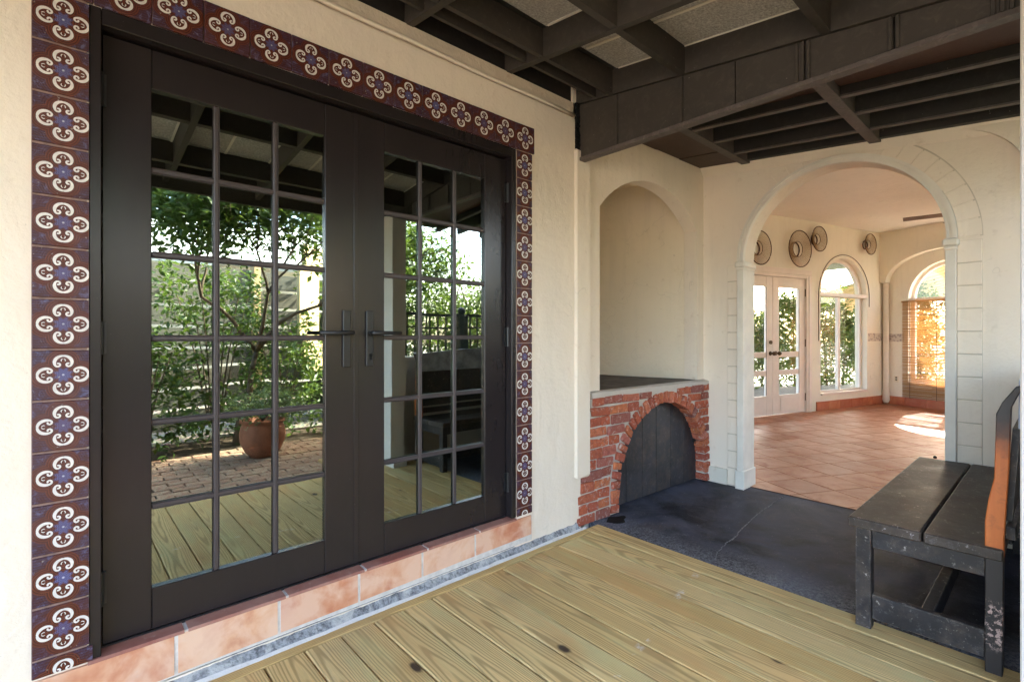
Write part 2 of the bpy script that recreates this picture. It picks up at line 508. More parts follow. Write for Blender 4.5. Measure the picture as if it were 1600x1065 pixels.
def m_fence():
    M = NT("weathered_fence_board")
    o = M.offset_by_random(M.tc.outputs["Object"])
    g = M.noise(M.vec(o, (1.2, 30, 30)), 2, 4, .6)
    c = M.mix(g, (.07, .075, .065), (.16, .165, .14))
    c = M.mix(M.math('MULTIPLY', M.oi.outputs["Random"], .4), c, (.17, .12, .075))
    return M.fin(c, .8, .2)
FENCE = m_fence()
YPOST = m_plain("tan_timber_post", (.48, .34, .18), .7, .2, .15, nscale=10)
POT = m_plain("terracotta_pot_clay", (.26, .10, .055), .75, .2, .25, nscale=8)
GRAVEL = NT("pale_gravel_ground")
_p = GRAVEL.geo.outputs["Position"]
_v = GRAVEL.voro(_p, 22, 'F1', 1)
_g = GRAVEL.mix(GRAVEL.noise(_p, 2, 4, .6), (.20, .17, .13), (.36, .33, .28))
_g = GRAVEL.mix(.35, _g, _v, 'MULTIPLY')
GRAVEL.bump(GRAVEL.voro(_p, 22, 'F1', 0), .8, .02)
GRAVEL = GRAVEL.fin(_g, .95, .1)
SOIL = m_plain("garden_soil", (.09, .065, .045), .95, .1, .4, nscale=20, bumps=.6)
REED = None
def m_reed():
    M = NT("bamboo_reed")
    n = M.noise(M.vec(M.geo.outputs["Position"], (3, 3, 150)), 1, 3, .6)
    c = M.mix(n, (.46, .26, .11), (.68, .46, .24))
    M.fin(c, .6, .3)
    tr = M.n.new("ShaderNodeBsdfTranslucent")
    M.set(tr.inputs[0], c)
    ms = M.n.new("ShaderNodeMixShader")
    ms.inputs[0].default_value = .6
    M.t.links.new(M.b.outputs[0], ms.inputs[1])
    M.t.links.new(tr.outputs[0], ms.inputs[2])
    M.t.links.new(ms.outputs[0], M.out.inputs[0])
    return M.m
REED = m_reed()

def m_door_glass():
    M = NT("reflective_tinted_glass")
    g = M.n.new("ShaderNodeBsdfGlossy")
    g.inputs["Roughness"].default_value = .0
    g.inputs["Color"].default_value = (.84, .92, .85, 1)
    # old glass is never quite flat
    bp = M.n.new("ShaderNodeBump")
    bp.inputs["Strength"].default_value = .04
    bp.inputs["Distance"].default_value = .02
    M.set(bp.inputs["Height"], M.noise(M.geo.outputs["Position"], 1.1, 1, .4))
    M.t.links.new(bp.outputs[0], g.inputs["Normal"])
    t = M.n.new("ShaderNodeBsdfTransparent")
    t.inputs[0].default_value = (.42, .50, .46, 1)
    fr = M.n.new("ShaderNodeFresnel")
    fr.inputs[0].default_value = 1.5
    f = M.math('ADD', M.math('MULTIPLY', fr.outputs[0], .6), .33, clamp=True)
    ms = M.n.new("ShaderNodeMixShader")
    M.set(ms.inputs[0], f)
    M.t.links.new(t.outputs[0], ms.inputs[1])
    M.t.links.new(g.outputs[0], ms.inputs[2])
    M.t.links.new(ms.outputs[0], M.out.inputs[0])
    return M.m
GLASS = m_door_glass()
def m_clear_glass():
    M = NT("clear_window_glass")
    g = M.n.new("ShaderNodeBsdfGlossy")
    g.inputs["Roughness"].default_value = .02
    t = M.n.new("ShaderNodeBsdfTransparent")
    t.inputs[0].default_value = (.93, .95, .94, 1)
    ms = M.n.new("ShaderNodeMixShader")
    ms.inputs[0].default_value = .06
    M.t.links.new(t.outputs[0], ms.inputs[1])
    M.t.links.new(g.outputs[0], ms.inputs[2])
    M.t.links.new(ms.outputs[0], M.out.inputs[0])
    return M.m
CLEAR = m_clear_glass()
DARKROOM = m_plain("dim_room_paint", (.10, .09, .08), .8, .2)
def m_frieze():
    M = NT("stencilled_frieze")
    v = M.voro(M.geo.outputs["Position"], 22, 'F1', 0)
    c = M.mix(M.ramp(v, [(.3, 1), (.5, 0)]), (.62, .54, .45), (.38, .31, .28))
    return M.fin(c, .8, .2)
FRIEZE = m_frieze()

# ------------------------------------------------------------------ object helpers
MW = {}
def thing(name, label, cat, loc=(0, 0, 0), rotz=0, group=None):
    o = bpy.data.objects.new(name, None)
    COL.objects.link(o)
    o.empty_display_size = .1
    o.location = loc
    o.rotation_euler = (0, 0, rotz)
    MW[o.name] = Matrix.Translation(Vector(loc)) @ Matrix.Rotation(rotz, 4, 'Z')
    if cat:
        o["label"] = label
        o["category"] = cat
    if group:
        o["group"] = group
    return o

def world_of(o):
    if o is None:
        return Matrix.Identity(4)
    return MW.get(o.name, Matrix.Identity(4))

def add(name, bm, mats, parent=None, local=False, label=None, kind=None, smooth=False, cat=None, group=None, recentre=True):
    """Link a bmesh as one object. World coordinates unless local=True (then in the parent's frame)."""
    if parent is not None and not local:
        bm.transform(world_of(parent).inverted())
    off = Vector((0, 0, 0))
    if recentre and len(bm.verts):
        xs = [v.co for v in bm.verts]
        off = Vector([(min(c[i] for c in xs) + max(c[i] for c in xs)) / 2 for i in range(3)])
        bmesh.ops.translate(bm, verts=bm.verts, vec=-off)
    me = bpy.data.meshes.new(name)
    bm.normal_update()
    bm.to_mesh(me)
    bm.free()
    for m in (mats if isinstance(mats, (list, tuple)) else [mats]):
        me.materials.append(m)
    if smooth:
        me.polygons.foreach_set("use_smooth", [True] * len(me.polygons))
    o = bpy.data.objects.new(name, me)
    COL.objects.link(o)
    o.location = off
    if parent is not None:
        o.parent = parent
    MW[o.name] = world_of(parent) @ Matrix.Translation(off)
    if label:
        o["label"] = label
    if kind:
        o["kind"] = kind
    if cat:
        o["category"] = cat
    if group:
        o["group"] = group
    return o

def inst(name, me, parent, mat4):
    """A further object on shared mesh data, placed by a matrix in the parent's frame."""
    o = bpy.data.objects.new(name, me)
    COL.objects.link(o)
    o.parent = parent
    o.matrix_local = mat4
    MW[o.name] = world_of(parent) @ mat4
    return o

def B():
    return bmesh.new()

def box(bm, x0, x1, y0, y1, z0, z1, bev=0, mi=0, jit=0):
    r = bmesh.ops.create_cube(bm, size=1)
    vs = r["verts"]
    for v in vs:
        v.co = Vector(((x0 + x1) / 2 + v.co.x * (x1 - x0), (y0 + y1) / 2 + v.co.y * (y1 - y0), (z0 + z1) / 2 + v.co.z * (z1 - z0)))
        if jit:
            v.co += Vector([random.uniform(-jit, jit) for _ in range(3)])
    fs = list({f for v in vs for f in v.link_faces})
    for f in fs:
        f.material_index = mi
    if bev:
        es = list({e for v in vs for e in v.link_edges})
        bmesh.ops.bevel(bm, geom=es, offset=bev, segments=1, affect='EDGES')
    return bm

def boxo(name, x0, x1, y0, y1, z0, z1, mat, parent=None, bev=0, **k):
    return add(name, box(B(), x0, x1, y0, y1, z0, z1, bev), mat, parent, **k)

def hexa(bm, pts, mi=0):
    """pts: 8 points, bottom loop then top loop"""
    v = [bm.verts.new(p) for p in pts]
    for q in ((3, 2, 1, 0), (4, 5, 6, 7), (0, 1, 5, 4), (1, 2, 6, 5), (2, 3, 7, 6), (3, 0, 4, 7)):
        f = bm.faces.new([v[i] for i in q])
        f.material_index = mi
    bmesh.ops.recalc_face_normals(bm, faces=bm.faces)
    return bm

def tube(bm, pts, r, n=8, closed=False, cap=True):
    pts = [Vector(p) for p in pts]
    rings = []
    N = len(pts)
    for i, p in enumerate(pts):
        a = pts[(i - 1) % N] if (closed or i) else p
        b = pts[(i + 1) % N] if (closed or i < N - 1) else p
        d = (b - a).normalized()
        up = Vector((0, 0, 1)) if abs(d.z) < .9 else Vector((1, 0, 0))
        s = d.cross(up).normalized()
        t = s.cross(d)
        rr = r[i] if isinstance(r, (list, tuple)) else r
        rings.append([bm.verts.new(p + (s * math.cos(2 * math.pi * k / n) + t * math.sin(2 * math.pi * k / n)) * rr) for k in range(n)])
    for i in range(N if closed else N - 1):
        A, C = rings[i], rings[(i + 1) % N]
        for k in range(n):
            bm.faces.new((A[k], A[(k + 1) % n], C[(k + 1) % n], C[k]))
    if cap and not closed:
        bm.faces.new(rings[0][::-1])
        bm.faces.new(rings[-1])
    return bm

def arc(cx, cz, r, a0, a1, n):
    return [(cx + r * math.cos(rad(a0 + (a1 - a0) * i / n)), cz + r * math.sin(rad(a0 + (a1 - a0) * i / n))) for i in range(n + 1)]

def plate(outer, holes, O, A, N, th, bm=None, mi=0):
    """Extruded wall: 2-D outline (a along A, z up) with holes; front face at O, thickness th along N."""
    bm = bm or B()
    O, A, N = Vector(O), Vector(A).normalized(), Vector(N).normalized()
    loops = [outer] + list(holes)
    P3 = [[Vector((p[0], p[1], 0)) for p in lp] for lp in loops]
    tris = tessellate_polygon(P3)
    flat = [p for lp in loops for p in lp]
    f = lambda p, c: O + A * p[0] + Vector((0, 0, p[1])) + N * c
    v0 = [bm.verts.new(f(p, 0)) for p in flat]
    v1 = [bm.verts.new(f(p, th)) for p in flat]
    nf = []
    for t in tris:
        try:
            nf.append(bm.faces.new([v0[i] for i in t]))
            nf.append(bm.faces.new([v1[i] for i in reversed(t)]))
        except ValueError:
            pass
    k = 0
    for lp in loops:
        n = len(lp)
        for i in range(n):
            a, b = k + i, k + (i + 1) % n
            nf.append(bm.faces.new((v0[a], v0[b], v1[b], v1[a])))
        k += n
    for q in nf:
        q.material_index = mi
    bmesh.ops.recalc_face_normals(bm, faces=nf)
    return bm

def tag(o, label, cat, group=None):
    o["label"] = label
    o["category"] = cat
    if group:
        o["group"] = group
    return o

# ------------------------------------------------------------------ THE SETTING
# ground
bm = B()
box(bm, -60, 90, -80, 60, -.55, -.06)
add("ground", bm, GRAVEL, kind='structure')
# painted concrete slab
slab = boxo("slab", 2.63, 4.20, -2.55, .30, -.25, -.006, SLAB, kind='structure')
# crack and faint chalk line in the slab
bm = B()
pts = [(2.69, -.80), (2.80, -.765), (2.95, -.745), (3.11, -.735), (3.3, -.70), (3.62, -.668), (3.8, -.66), (4.0, -.648), (4.19, -.65)]
for i in range(len(pts) - 1):
    (x0, y0), (x1, y1) = pts[i], pts[i + 1]
    for s in range(4):
        a, b = s / 4, (s + .85) / 4
        w = random.uniform(.0015, .0042)
        j = random.uniform(-.004, .004)
        q = [(x0 + (x1 - x0) * a, y0 + (y1 - y0) * a - w + j), (x0 + (x1 - x0) * b, y0 + (y1 - y0) * b - w + j),
             (x0 + (x1 - x0) * b, y0 + (y1 - y0) * b + w + j), (x0 + (x1 - x0) * a, y0 + (y1 - y0) * a + w + j)]
        hexa(bm, [(p[0], p[1], -.008) for p in q] + [(p[0], p[1], -.0035) for p in q])
add("crack_filler", bm, CHALK, slab, kind='stuff')
# tar patch beside the brick hearth
bm = B()
ring = [(2.78 + .085 * math.cos(a) * (1 + .22 * math.sin(3 * a + 1)), -.075 + .05 * math.sin(a) * (1 + .25 * math.cos(4 * a))) for a in [i * 2 * math.pi / 26 for i in range(26)]]
plate([(p[0], p[1]) for p in ring], [], (0, 0, 0), (1, 0, 0), (0, 1, 0), .004, bm)
for v in bm.verts:
    y, z = v.co.y, v.co.z
    v.co.y, v.co.z = z, -.006 + y
add("tar_patch", bm, GASKET, slab)

# deck: joists below, boards above
deck = thing("wooden_deck", "", None, (0, -1.1, 0))
deck["kind"] = 'structure'
k = 0
xb = 2.468
bm = B()
for yy in (-.25, -.8, -1.4, -2.0, -2.6):
    box(bm, -2.5, 2.6, yy - .02, yy + .02, -.2, -.031)
add("deck_joist", bm, DWOOD2, deck, kind='stuff')
# outer border board beside the slab
boxo("deck_board", 2.485, 2.615, -2.75, -.045, -.03, .001, DECK, deck, .003)
while xb > -2.4:
    wv = .1415 + random.uniform(-.001, .001)
    zj = random.uniform(-.0012, .0012)
    bm = box(B(), xb - wv, xb, -2.30 if xb < 1.9 else -2.75, -.098, -.03, zj, .004)
    add("deck_board", bm, DECK, deck)
    xb -= .1470
bm = box(B(), -2.4, 2.48, -.092, -.045, -.03, .002, .003)
bmesh.ops.rotate(bm, verts=bm.verts, cent=(0, 0, 0), matrix=Matrix.Identity(3))
# border board runs along the wall: rotate the grain by building it in a turned frame
for v in bm.verts:
    v.co = Vector((-v.co.y, v.co.x, v.co.z))
o = add("deck_board", bm, DECK, deck, local=True)
o.matrix_local = Matrix.Translation(Vector((0, 1.1, 0))) @ Matrix.Rotation(rad(-90), 4, 'Z') @ Matrix.Translation(o.location)
# concrete curb and mortar line at the foot of the wall
bm = B()
xx = -2.5
yj, zj = 0, 0
while xx < 2.46:
    l = random.uniform(.03, .07)
    y2, z2 = random.uniform(-.004, .004), random.uniform(-.004, .004)
    zt_ = .044 + .012 * (xx + 2.5) / 5
    hexa(bm, [(xx, -.034, -.1), (xx + l, -.034, -.1), (xx + l, .10, -.1), (xx, .10, -.1),
              (xx, -.026 + yj, .004), (xx + l, -.026 + y2, .004), (xx + l, .02, zt_ + z2), (xx, .02, zt_ + zj)])
    yj, zj = y2, z2
    xx += l
add("curb", bm, KERB, kind='structure')
bm = B()
xx = -2.5
while xx < 2.46:
    l = random.uniform(.05, .12)
    j0, j1 = (j1 if xx > -2.49 else 0), random.uniform(-.009, .006)
    hexa(bm, [(xx, -.045, -.05), (xx + l, -.045, -.05), (xx + l, -.025, -.05), (xx, -.025, -.05),
              (xx, -.041 + j0, .004), (xx + l, -.041 + j1, .004), (xx + l, -.027 + j1, .009), (xx, -.027 + j0, .009)])
    xx += l
add("mortar_line", bm, CAULK, kind='structure')

# house wall (door wall) with the door opening: X .07..1.915, z to 2.305
DZ0, DZ1 = .195, 2.305
wall = plate([(-2.6, -.1), (2.44, -.1), (2.44, 2.66), (-2.6, 2.66)], [[(.068, DZ0 - .16), (1.918, DZ0 - .16), (1.918, DZ1), (.068, DZ1)]],
             (0, 0, 0), (1, 0, 0), (0, 1, 0), .22)
es = [e for e in wall.edges if all(abs(v.co.z - 2.66) < 1e-4 and abs(v.co.y) < 1e-4 for v in e.verts)]
bmesh.ops.bevel(wall, geom=es, offset=.030, segments=4, affect='EDGES')
# upper band, set back a little, reaching the roof
add("wall_house", wall, WALL, kind='structure')
WALLUP = m_stucco("stained_shade_stucco", (.64, .54, .42), stain=(.40, .25, .13), bumpk=.35, stain_amt=.7)  # stained, with a darker base that paints in the shading above the ledge
bm = box(B(), -2.6, 2.46, .012, .22, 2.661, 2.735)
add("wall_upper_band", bm, WALLUP, kind='structure')
bm = tube(B(), [(-2.6 + i * .24, .008 + random.uniform(-.003, .002), 2.655 + random.uniform(-.005, .005)) for i in range(22)], .011, 8)
add("ledge_highlight_bead", bm, WALL, smooth=True, kind='structure')  # added bead, shaped to draw the ledge's highlight line
# rounded pier strip between the door wall and the arched recess
bm = box(B(), 2.435, 2.585, -.016, .22, .315, 2.44, .012)
for v in bm.verts:
    if v.co.z < .4 and v.co.y < .1:
        v.co.z += random.uniform(-.01, .02)
add("wall_pier", bm, WALL, kind='structure')
boxo("wall_pier_foot", 2.436, 2.50, .004, .22, -.1, .325, WALL, kind='structure')
boxo("wall_pier_head", 2.436, 2.60, .012, .22, 2.42, 2.93, WALL, kind='structure')

# ---- arched recess wall, turned 1.9 degrees
NR = rad(-1.9)
NO = Vector((2.585, .045, 0))
NA = Vector((math.cos(NR), math.sin(NR), 0))
NN = Vector((-math.sin(NR), math.cos(NR), 0))
c0, hw, zs, rise = .800, .640, 2.13, .285
Rr_ = (hw * hw + rise * rise) / (2 * rise)
th0 = math.degrees(math.asin(hw / Rr_))
archp = arc(c0, zs + rise - Rr_, Rr_, 90 + th0, 90 - th0, 20)
outer = [(0, -.1), (c0 - hw, -.1)] + archp + [(c0 + hw, .80), (1.52, .80), (1.52, -.1), (1.56, -.1), (1.56, 2.80), (0, 2.80)]
bm = plate(outer, [], NO, NA, NN, .12)
add("wall_recess", bm, WALL, kind='structure')
# alcove shell behind it
def nl(a, c, z):
    return tuple(NO + NA * a + NN * c + Vector((0, 0, z)))
bm = B()
# right side slants inwards, left side straight, back, vault
hexa(bm, [nl(1.45, .121, 0), nl(1.75, .121, 0), nl(1.75, 1.1, 0), nl(1.20, 1.1, 0),
          nl(1.45, .121, 2.8), nl(1.75, .121, 2.8), nl(1.75, 1.1, 2.8), nl(1.20, 1.1, 2.8)])
hexa(bm, [nl(-.1, .121, 0), nl(.1, .121, 0), nl(.1, 1.1, 0), nl(-.1, 1.1, 0),
          nl(-.1, .121, 2.8), nl(.1, .121, 2.8), nl(.1, 1.1, 2.8), nl(-.1, 1.1, 2.8)])
hexa(bm, [nl(-.1, 1.1, 0), nl(1.75, 1.1, 0), nl(1.75, 1.25, 0), nl(-.1, 1.25, 0),
          nl(-.1, 1.1, 2.8), nl(1.75, 1.1, 2.8), nl(1.75, 1.25, 2.8), nl(-.1, 1.25, 2.8)])
hexa(bm, [nl(.1, .121, 2.62), nl(1.45, .121, 2.62), nl(1.2, 1.1, 2.62), nl(.1, 1.1, 2.62),
          nl(.1, .121, 2.8), nl(1.45, .121, 2.8), nl(1.2, 1.1, 2.8), nl(.1, 1.1, 2.8)])
add("wall_alcove", bm, NICHE, kind='structure')

# ---- back wall with the big arch (front face X=4.13)
ycen, rar, zsp = -.985, .625, 1.845
ringp = arc(-ycen, zsp, rar, 180, 0, 40)          # a = -Y
outer = [(-.35, -.1), (-ycen - rar, -.1)] + ringp + [(-ycen + rar, -.1), (2.75, -.1), (2.75, 2.9), (-.35, 2.9)]
bm = plate(outer, [], (4.13, 0, 0), (0, -1, 0), (1, 0, 0), .17)
add("wall_back", bm, WALL, kind='structure')
# plaster band under the ceiling, thicker at the top
bm = B()
hexa(bm, [(4.128, -2.7, 2.36), (4.128, .06, 2.615), (4.2, .06, 2.615), (4.2, -2.7, 2.36),
          (4.07, -2.7, 2.43), (4.07, .06, 2.685), (4.2, .06, 2.80), (4.2, -2.7, 2.60)])
add("wall_band", bm, WALL, kind='structure')

# roof deck, felt and boards (slopes down towards the garden)
def zb1(y):
    return 2.73 + .125 * y
def zb2(y):
    return 2.665 + .09 * y
roof = thing("roof", "", None, (1, -1.2, 2.6))
roof["kind"] = 'structure'
def slope_box(bm, x0, x1, y0, y1, zf, lo, hi, mi=0):
    return hexa(bm, [(x0, y0, zf(y0) + lo), (x1, y0, zf(y0) + lo), (x1, y1, zf(y1) + lo), (x0, y1, zf(y1) + lo),
                     (x0, y0, zf(y0) + hi), (x1, y0, zf(y0) + hi), (x1, y1, zf(y1) + hi), (x0, y1, zf(y1) + hi)], mi)
add("roof_sheet", slope_box(B(), -2.6, 2.512, -2.5, .25, zb1, .172, .21), DWOOD2, roof)
add("roof_board", slope_box(B(), -2.6, 2.5, -.30, .2, zb1, .15, .17), DWOOD2, roof)
RX = [-2.5 + .64 * 0, -1.335, -.695, -.055, .585, 1.225, 1.867]
edges = RX + [2.48]
for i in range(len(edges) - 1):
    for (y0, y1) in ((-.70, -.30), (-1.38, -.70), (-2.02, -1.38), (-2.42, -2.02)):
        add("felt_panel", slope_box(B(), edges[i] + .03, edges[i + 1] - .003, y0 + .003, y1 - .003, zb1, .15, .165), FELT, roof)
    add("seam_strip", slope_box(B(), (edges[i] + edges[i + 1]) / 2 - .012, (edges[i] + edges[i + 1]) / 2 + .004, -2.4, -.32, zb1, .144, .149), TRIMP, roof)
    add("seam_strip", slope_box(B(), edges[i + 1] - .018, edges[i + 1] - .006, -2.4, -.32, zb1, .142, .149), TRIMP, roof)
for x in RX:
    add("rafter", slope_box(B(), x, x + .036, -2.43, .034, zb1, 0, .148), DWOOD, roof)
add("ledger_board", box(B(), -2.6, 2.435, .030, .10, 2.736, 2.93), DWOOD2, roof)
# purlins running beside the wall and across
for (y, w, lo) in ((-.150, .022, .010), (-.275, .030, .004), (-.745, .040, .002), (-1.425, .040, .002), (-2.075, .040, .002)):
    for i in range(len(edges) - 1):
        add("purlin", slope_box(B(), edges[i] + .038, edges[i + 1] - .002, y, y + w, zb1, lo, .147), DWOOD, roof)
add("fascia_board", box(B(), -2.6, 2.6, -2.475, -2.435, zb1(-2.45) - .05, zb1(-2.45) + .16), DWOOD, roof)
# rear bay
add("roof_sheet", slope_box(B(), 2.52, 4.3, -2.7, .25, zb2, .155, .2), DWOOD2, roof)
add("roof_board", slope_box(B(), 2.518, 3.14, -2.6, -.43, zb2, .045, .15), BROWNW, roof)
for (x, w) in ((3.150, .034), (3.455, .034), (3.785, .034)):
    for (y0, y1) in ((-.422, -1.212), (-1.282, -2.55)):
        add("joist", slope_box(B(), x, x + w, y1, y0, zb2, .003, .15), DWOOD2, roof)
        add("joist_batten", slope_box(B(), x - .002, x + w + .002, y1, y0, zb2, -.008, .002), PURL, roof)
for i_, (xa, xb_) in enumerate(((2.518, 2.80), (2.803, 3.10), (3.103, 3.42), (3.423, 3.74), (3.743, 4.12))):
    add("roof_board", slope_box(B(), xa, xb_, -.352, .13, zb2, .012 + .004 * (i_ % 2), .15), BROWNW, roof)
for y in (-.42, -1.28):
    add("cross_batten", slope_box(B(), 2.518, 4.08, y, y + .066, zb2, -.012, .10), PURL, roof)
add("edge_board", slope_box(B(), 4.03, 4.075, -2.55, -.353, zb2, .005, .15), DWOOD2, roof)

# the big boxed beam across the porch
beam = thing("ceiling_beam", "deep dark boxed beam with panelled face crossing the porch ceiling", "beam", (2.55, -1.1, 2.36))
bx0 = 2.48
# face panels
ys = [.012, -.30, -.715, -1.008, -1.32, -1.644, -1.95, -2.45]
for i in range(len(ys) - 1):
    y1, y0 = ys[i], ys[i + 1]
    bm = hexa(B(), [(bx0, y0 + .003, 2.385), (bx0 + .02, y0 + .003, 2.385), (bx0 + .02, y1 - .003, 2.385), (bx0, y1 - .003, 2.385),
                    (bx0, y0 + .003, zb1(y0) - .002), (bx0 + .02, y0 + .003, zb1(y0) - .002), (bx0 + .02, y1 - .003, zb1(y1) - .002), (bx0, y1 - .003, zb1(y1) - .002)])
    add("panel", bm, DWOOD, beam)
for (y, n) in ((-.300, 1), (-.722, 1), (-1.312, 3), (-1.644, 2), (-1.955, 3)):
    for q in range(n):
        yy = y + (q - (n - 1) / 2) * .024
        bm = B()
        box(bm, bx0 - .010, bx0 + .001, yy - .007, yy + .007, 2.386, zb1(yy) - .004, .002)
        add("cover_strip", bm, DWOOD, beam)
add("core", box(B(), bx0 + .021, 2.515, -2.45, .012, 2.385, 2.44), DWOOD2, beam)
bm = B()
hexa(bm, [(bx0 + .021, -2.45, 2.4405), (2.515, -2.45, 2.4405), (2.515, .012, 2.4405), (bx0 + .021, .012, 2.4405),
          (bx0 + .021, -2.45, 2.60), (2.515, -2.45, 2.60), (2.515, .012, 2.85), (bx0 + .021, .012, 2.85)])
add("top_timber", bm, DWOOD2, beam)
add("soffit", box(B(), bx0 - .014, 2.522, -2.45, .014, 2.362, 2.384, .003), PURL, beam)
add("upper_rafter", slope_box(B(), 2.466, 2.50, -2.43, .03, zb1, .002, .148), DWOOD, beam)
# ragged tar at the beam's end
bm = B()
for i in range(26):
    z = 2.37 + i * .014
    box(bm, 2.452, 2.484, -.006 + random.uniform(-.006, .004), .012, z, z + .016, 0, 0, .004)
add("tar_seam", bm, GASKET, beam)

# ------------------------------------------------------------------ TILES ROUND THE DOOR
def stroke(bm, path, widths, y, mi):
    P = [Vector(p) for p in path]
    L = []
    for i, p in enumerate(P):
        d = (P[min(i + 1, len(P) - 1)] - P[max(i - 1, 0)]).normalized()
        nrm = Vector((-d.y, d.x))
        w = widths[i] / 2
        L.append((p + nrm * w, p - nrm * w))
    vs = [(bm.verts.new((a.x, y, a.y)), bm.verts.new((b.x, y, b.y))) for a, b in L]
    for i in range(len(vs) - 1):
        f = bm.faces.new((vs[i][0], vs[i + 1][0], vs[i + 1][1], vs[i][1]))
        f.material_index = mi
        f.normal_update()
        if f.normal.y > 0:
            f.normal_flip()

def tile_mesh(name, xl, xr, zl=-.0755, zh=.0755):
    bm = B()
    box(bm, -.0755, .0755, 0, .012, -.0755, .0755, .0022)
    lobeR = .0205
    for k in range(4):
        ang = k * math.pi / 2
        ca, sa = math.cos(ang), math.sin(ang)
        rotp = lambda P: [(p[0] * ca - p[1] * sa, p[0] * sa + p[1] * ca) for p in P]
        for s in (1, -1):
            path, wd = [], []
            n = 11
            tm = rad(118)
            for i in range(n + 1):      # the outer crescent, from its outermost point round to the horn
                t = tm * i / n
                path.append((.0385 + lobeR * math.cos(t), lobeR * math.sin(t)))
                wd.append(.0054 + .0034 * math.sin(math.pi * i / n))
            # the horn curls back into the lobe as a small spiral
            r0 = .0068
            cx = path[-1][0] - math.cos(tm) * r0
            cz = path[-1][1] - math.sin(tm) * r0
            for i in range(1, 10):
                t = tm + rad(31) * i
                rr = r0 * (1 - .06 * i)
                path.append((cx + rr * math.cos(t), cz + rr * math.sin(t)))
                wd.append(.0056 - .0001 * i)
            stroke(bm, rotp([(p[0], s * p[1]) for p in path]), wd, -.0010, 1)
            # little comma inside the lobe
            path = [(.0500, s * .0012), (.0478, s * .0040), (.0445, s * .0052), (.0415, s * .0040)]
            stroke(bm, rotp(path), [.0012, .0024, .0024, .0010], -.0009, 1)
    def cut(co, no):
        geom = bm.verts[:] + bm.edges[:] + bm.faces[:]
        r = bmesh.ops.bisect_plane(bm, geom=geom, plane_co=co, plane_no=no, clear_outer=True)
        es = [e for e in r["geom_cut"] if isinstance(e, bmesh.types.BMEdge)]
    if xl > -.0755:
        cut((xl, 0, 0), (-1, 0, 0))
    if xr < .0755:
        cut((xr, 0, 0), (1, 0, 0))
    if zl > -.0755:
        cut((0, 0, zl), (0, 0, -1))
    if zh < .0755:
        cut((0, 0, zh), (0, 0, 1))
    me = bpy.data.meshes.new(name)
    bm.to_mesh(me)
    bm.free()
    me.materials.append(TILE)
    me.materials.append(SCROLL)
    return me
surround = thing("tile_surround", "border of dark red and blue glazed tiles with white scrollwork set around the double door", "tile border", (.99, 0, 1.2))
TFULL = tile_mesh("tile", -.08, .08)
TLEFT = tile_mesh("tile_left", -.0700, .0610)
TRIGHT = tile_mesh("tile_right", -.0610, .0585)
TLB = tile_mesh("tile_left_cut", -.0700, .0700, zl=.027)
TRB = tile_mesh("tile_right_cut", -.0610, .0585, zl=.035)
def put_tile(me, x, z, rot=0):
    m = Matrix.Translation(Vector((x - .99, -.011, z - 1.2))) @ Matrix.Rotation(rad(random.uniform(-.5, .5)), 4, 'Y') \
        @ Matrix.Rotation(rad(random.uniform(-.7, .7)), 4, 'X') @ Matrix.Rotation(rad(random.uniform(-.7, .7)), 4, 'Z') @ Matrix.Rotation(rad(rot), 4, 'Y')
    inst("tile", me, surround, m)
for k in range(14):
    put_tile(TFULL, 1.990 - .1532 * k, 2.381)
put_tile(TFULL, 1.990 - .1532 * 14, 2.381)
for k in range(13):
    put_tile(TLEFT, .002, 2.2225 - .1578 * k)
    put_tile(TRIGHT, 1.986, 2.2225 - .1578 * k)
put_tile(TLB, .002, 2.2225 - .1578 * 13)
put_tile(TRB, 1.986, 2.2225 - .1578 * 13)
bm = B()
box(bm, -.22, 2.063, -.006, -.0005, 2.312, 2.457)
box(bm, -.070, .058, -.006, -.0005, .197, 2.305)
box(bm, 1.930, 2.0435, -.006, -.0005, .21, 2.305)
add("grout", bm, m_plain("reddish_grout", (.26, .17, .14), .9, .1, .3, nscale=40), surround)

# terracotta sill
sill = thing("door_sill", "salmon terracotta tile sill with pale grout joints below the double door", "sill", (.99, 0, .1))
jx = [-.16, .297, .628, .957, 1.285, 1.605, 1.805, 2.045]
jx = [-.075, .297, .640, .975, 1.300, 1.625, 2.045]
for i in range(len(jx) - 1):
    x0, x1 = jx[i] + .006, jx[i + 1] - .006
    b0 = .048 + (jx[i]) * .016
    bm = hexa(B(), [(x0, -.012, b0), (x1, -.012, b0 + .005), (x1, .02, b0), (x0, .02, b0), (x0, -.010, .188), (x1, -.010, .188), (x1, .02, .188), (x0, .02, .188)])
    add("face_tile", bm, SILLT, sill)
    if x0 < 1.9:
        bm = hexa(B(), [(max(x0 + .03, .06), -.016, .1885), (min(x1 + .03, 1.92), -.016, .1885), (min(x1 + .03, 1.92), .075, .196), (max(x0 + .03, .06), .075, .196),
                        (max(x0 + .03, .06), -.013, .1985), (min(x1 + .03, 1.92), -.013, .1985), (min(x1 + .03, 1.92), .075, .2015), (max(x0 + .03, .06), .075, .2015)])
        if x1 > .1:
            add("top_tile", bm, SILLTOP, sill)
bm = B()
box(bm, -.069, 2.044, -.0085, .03, .045, .187)
box(bm, .06, 1.92, -.0095, .07, .1875, .1962)
add("grout", bm, GROUT, sill)

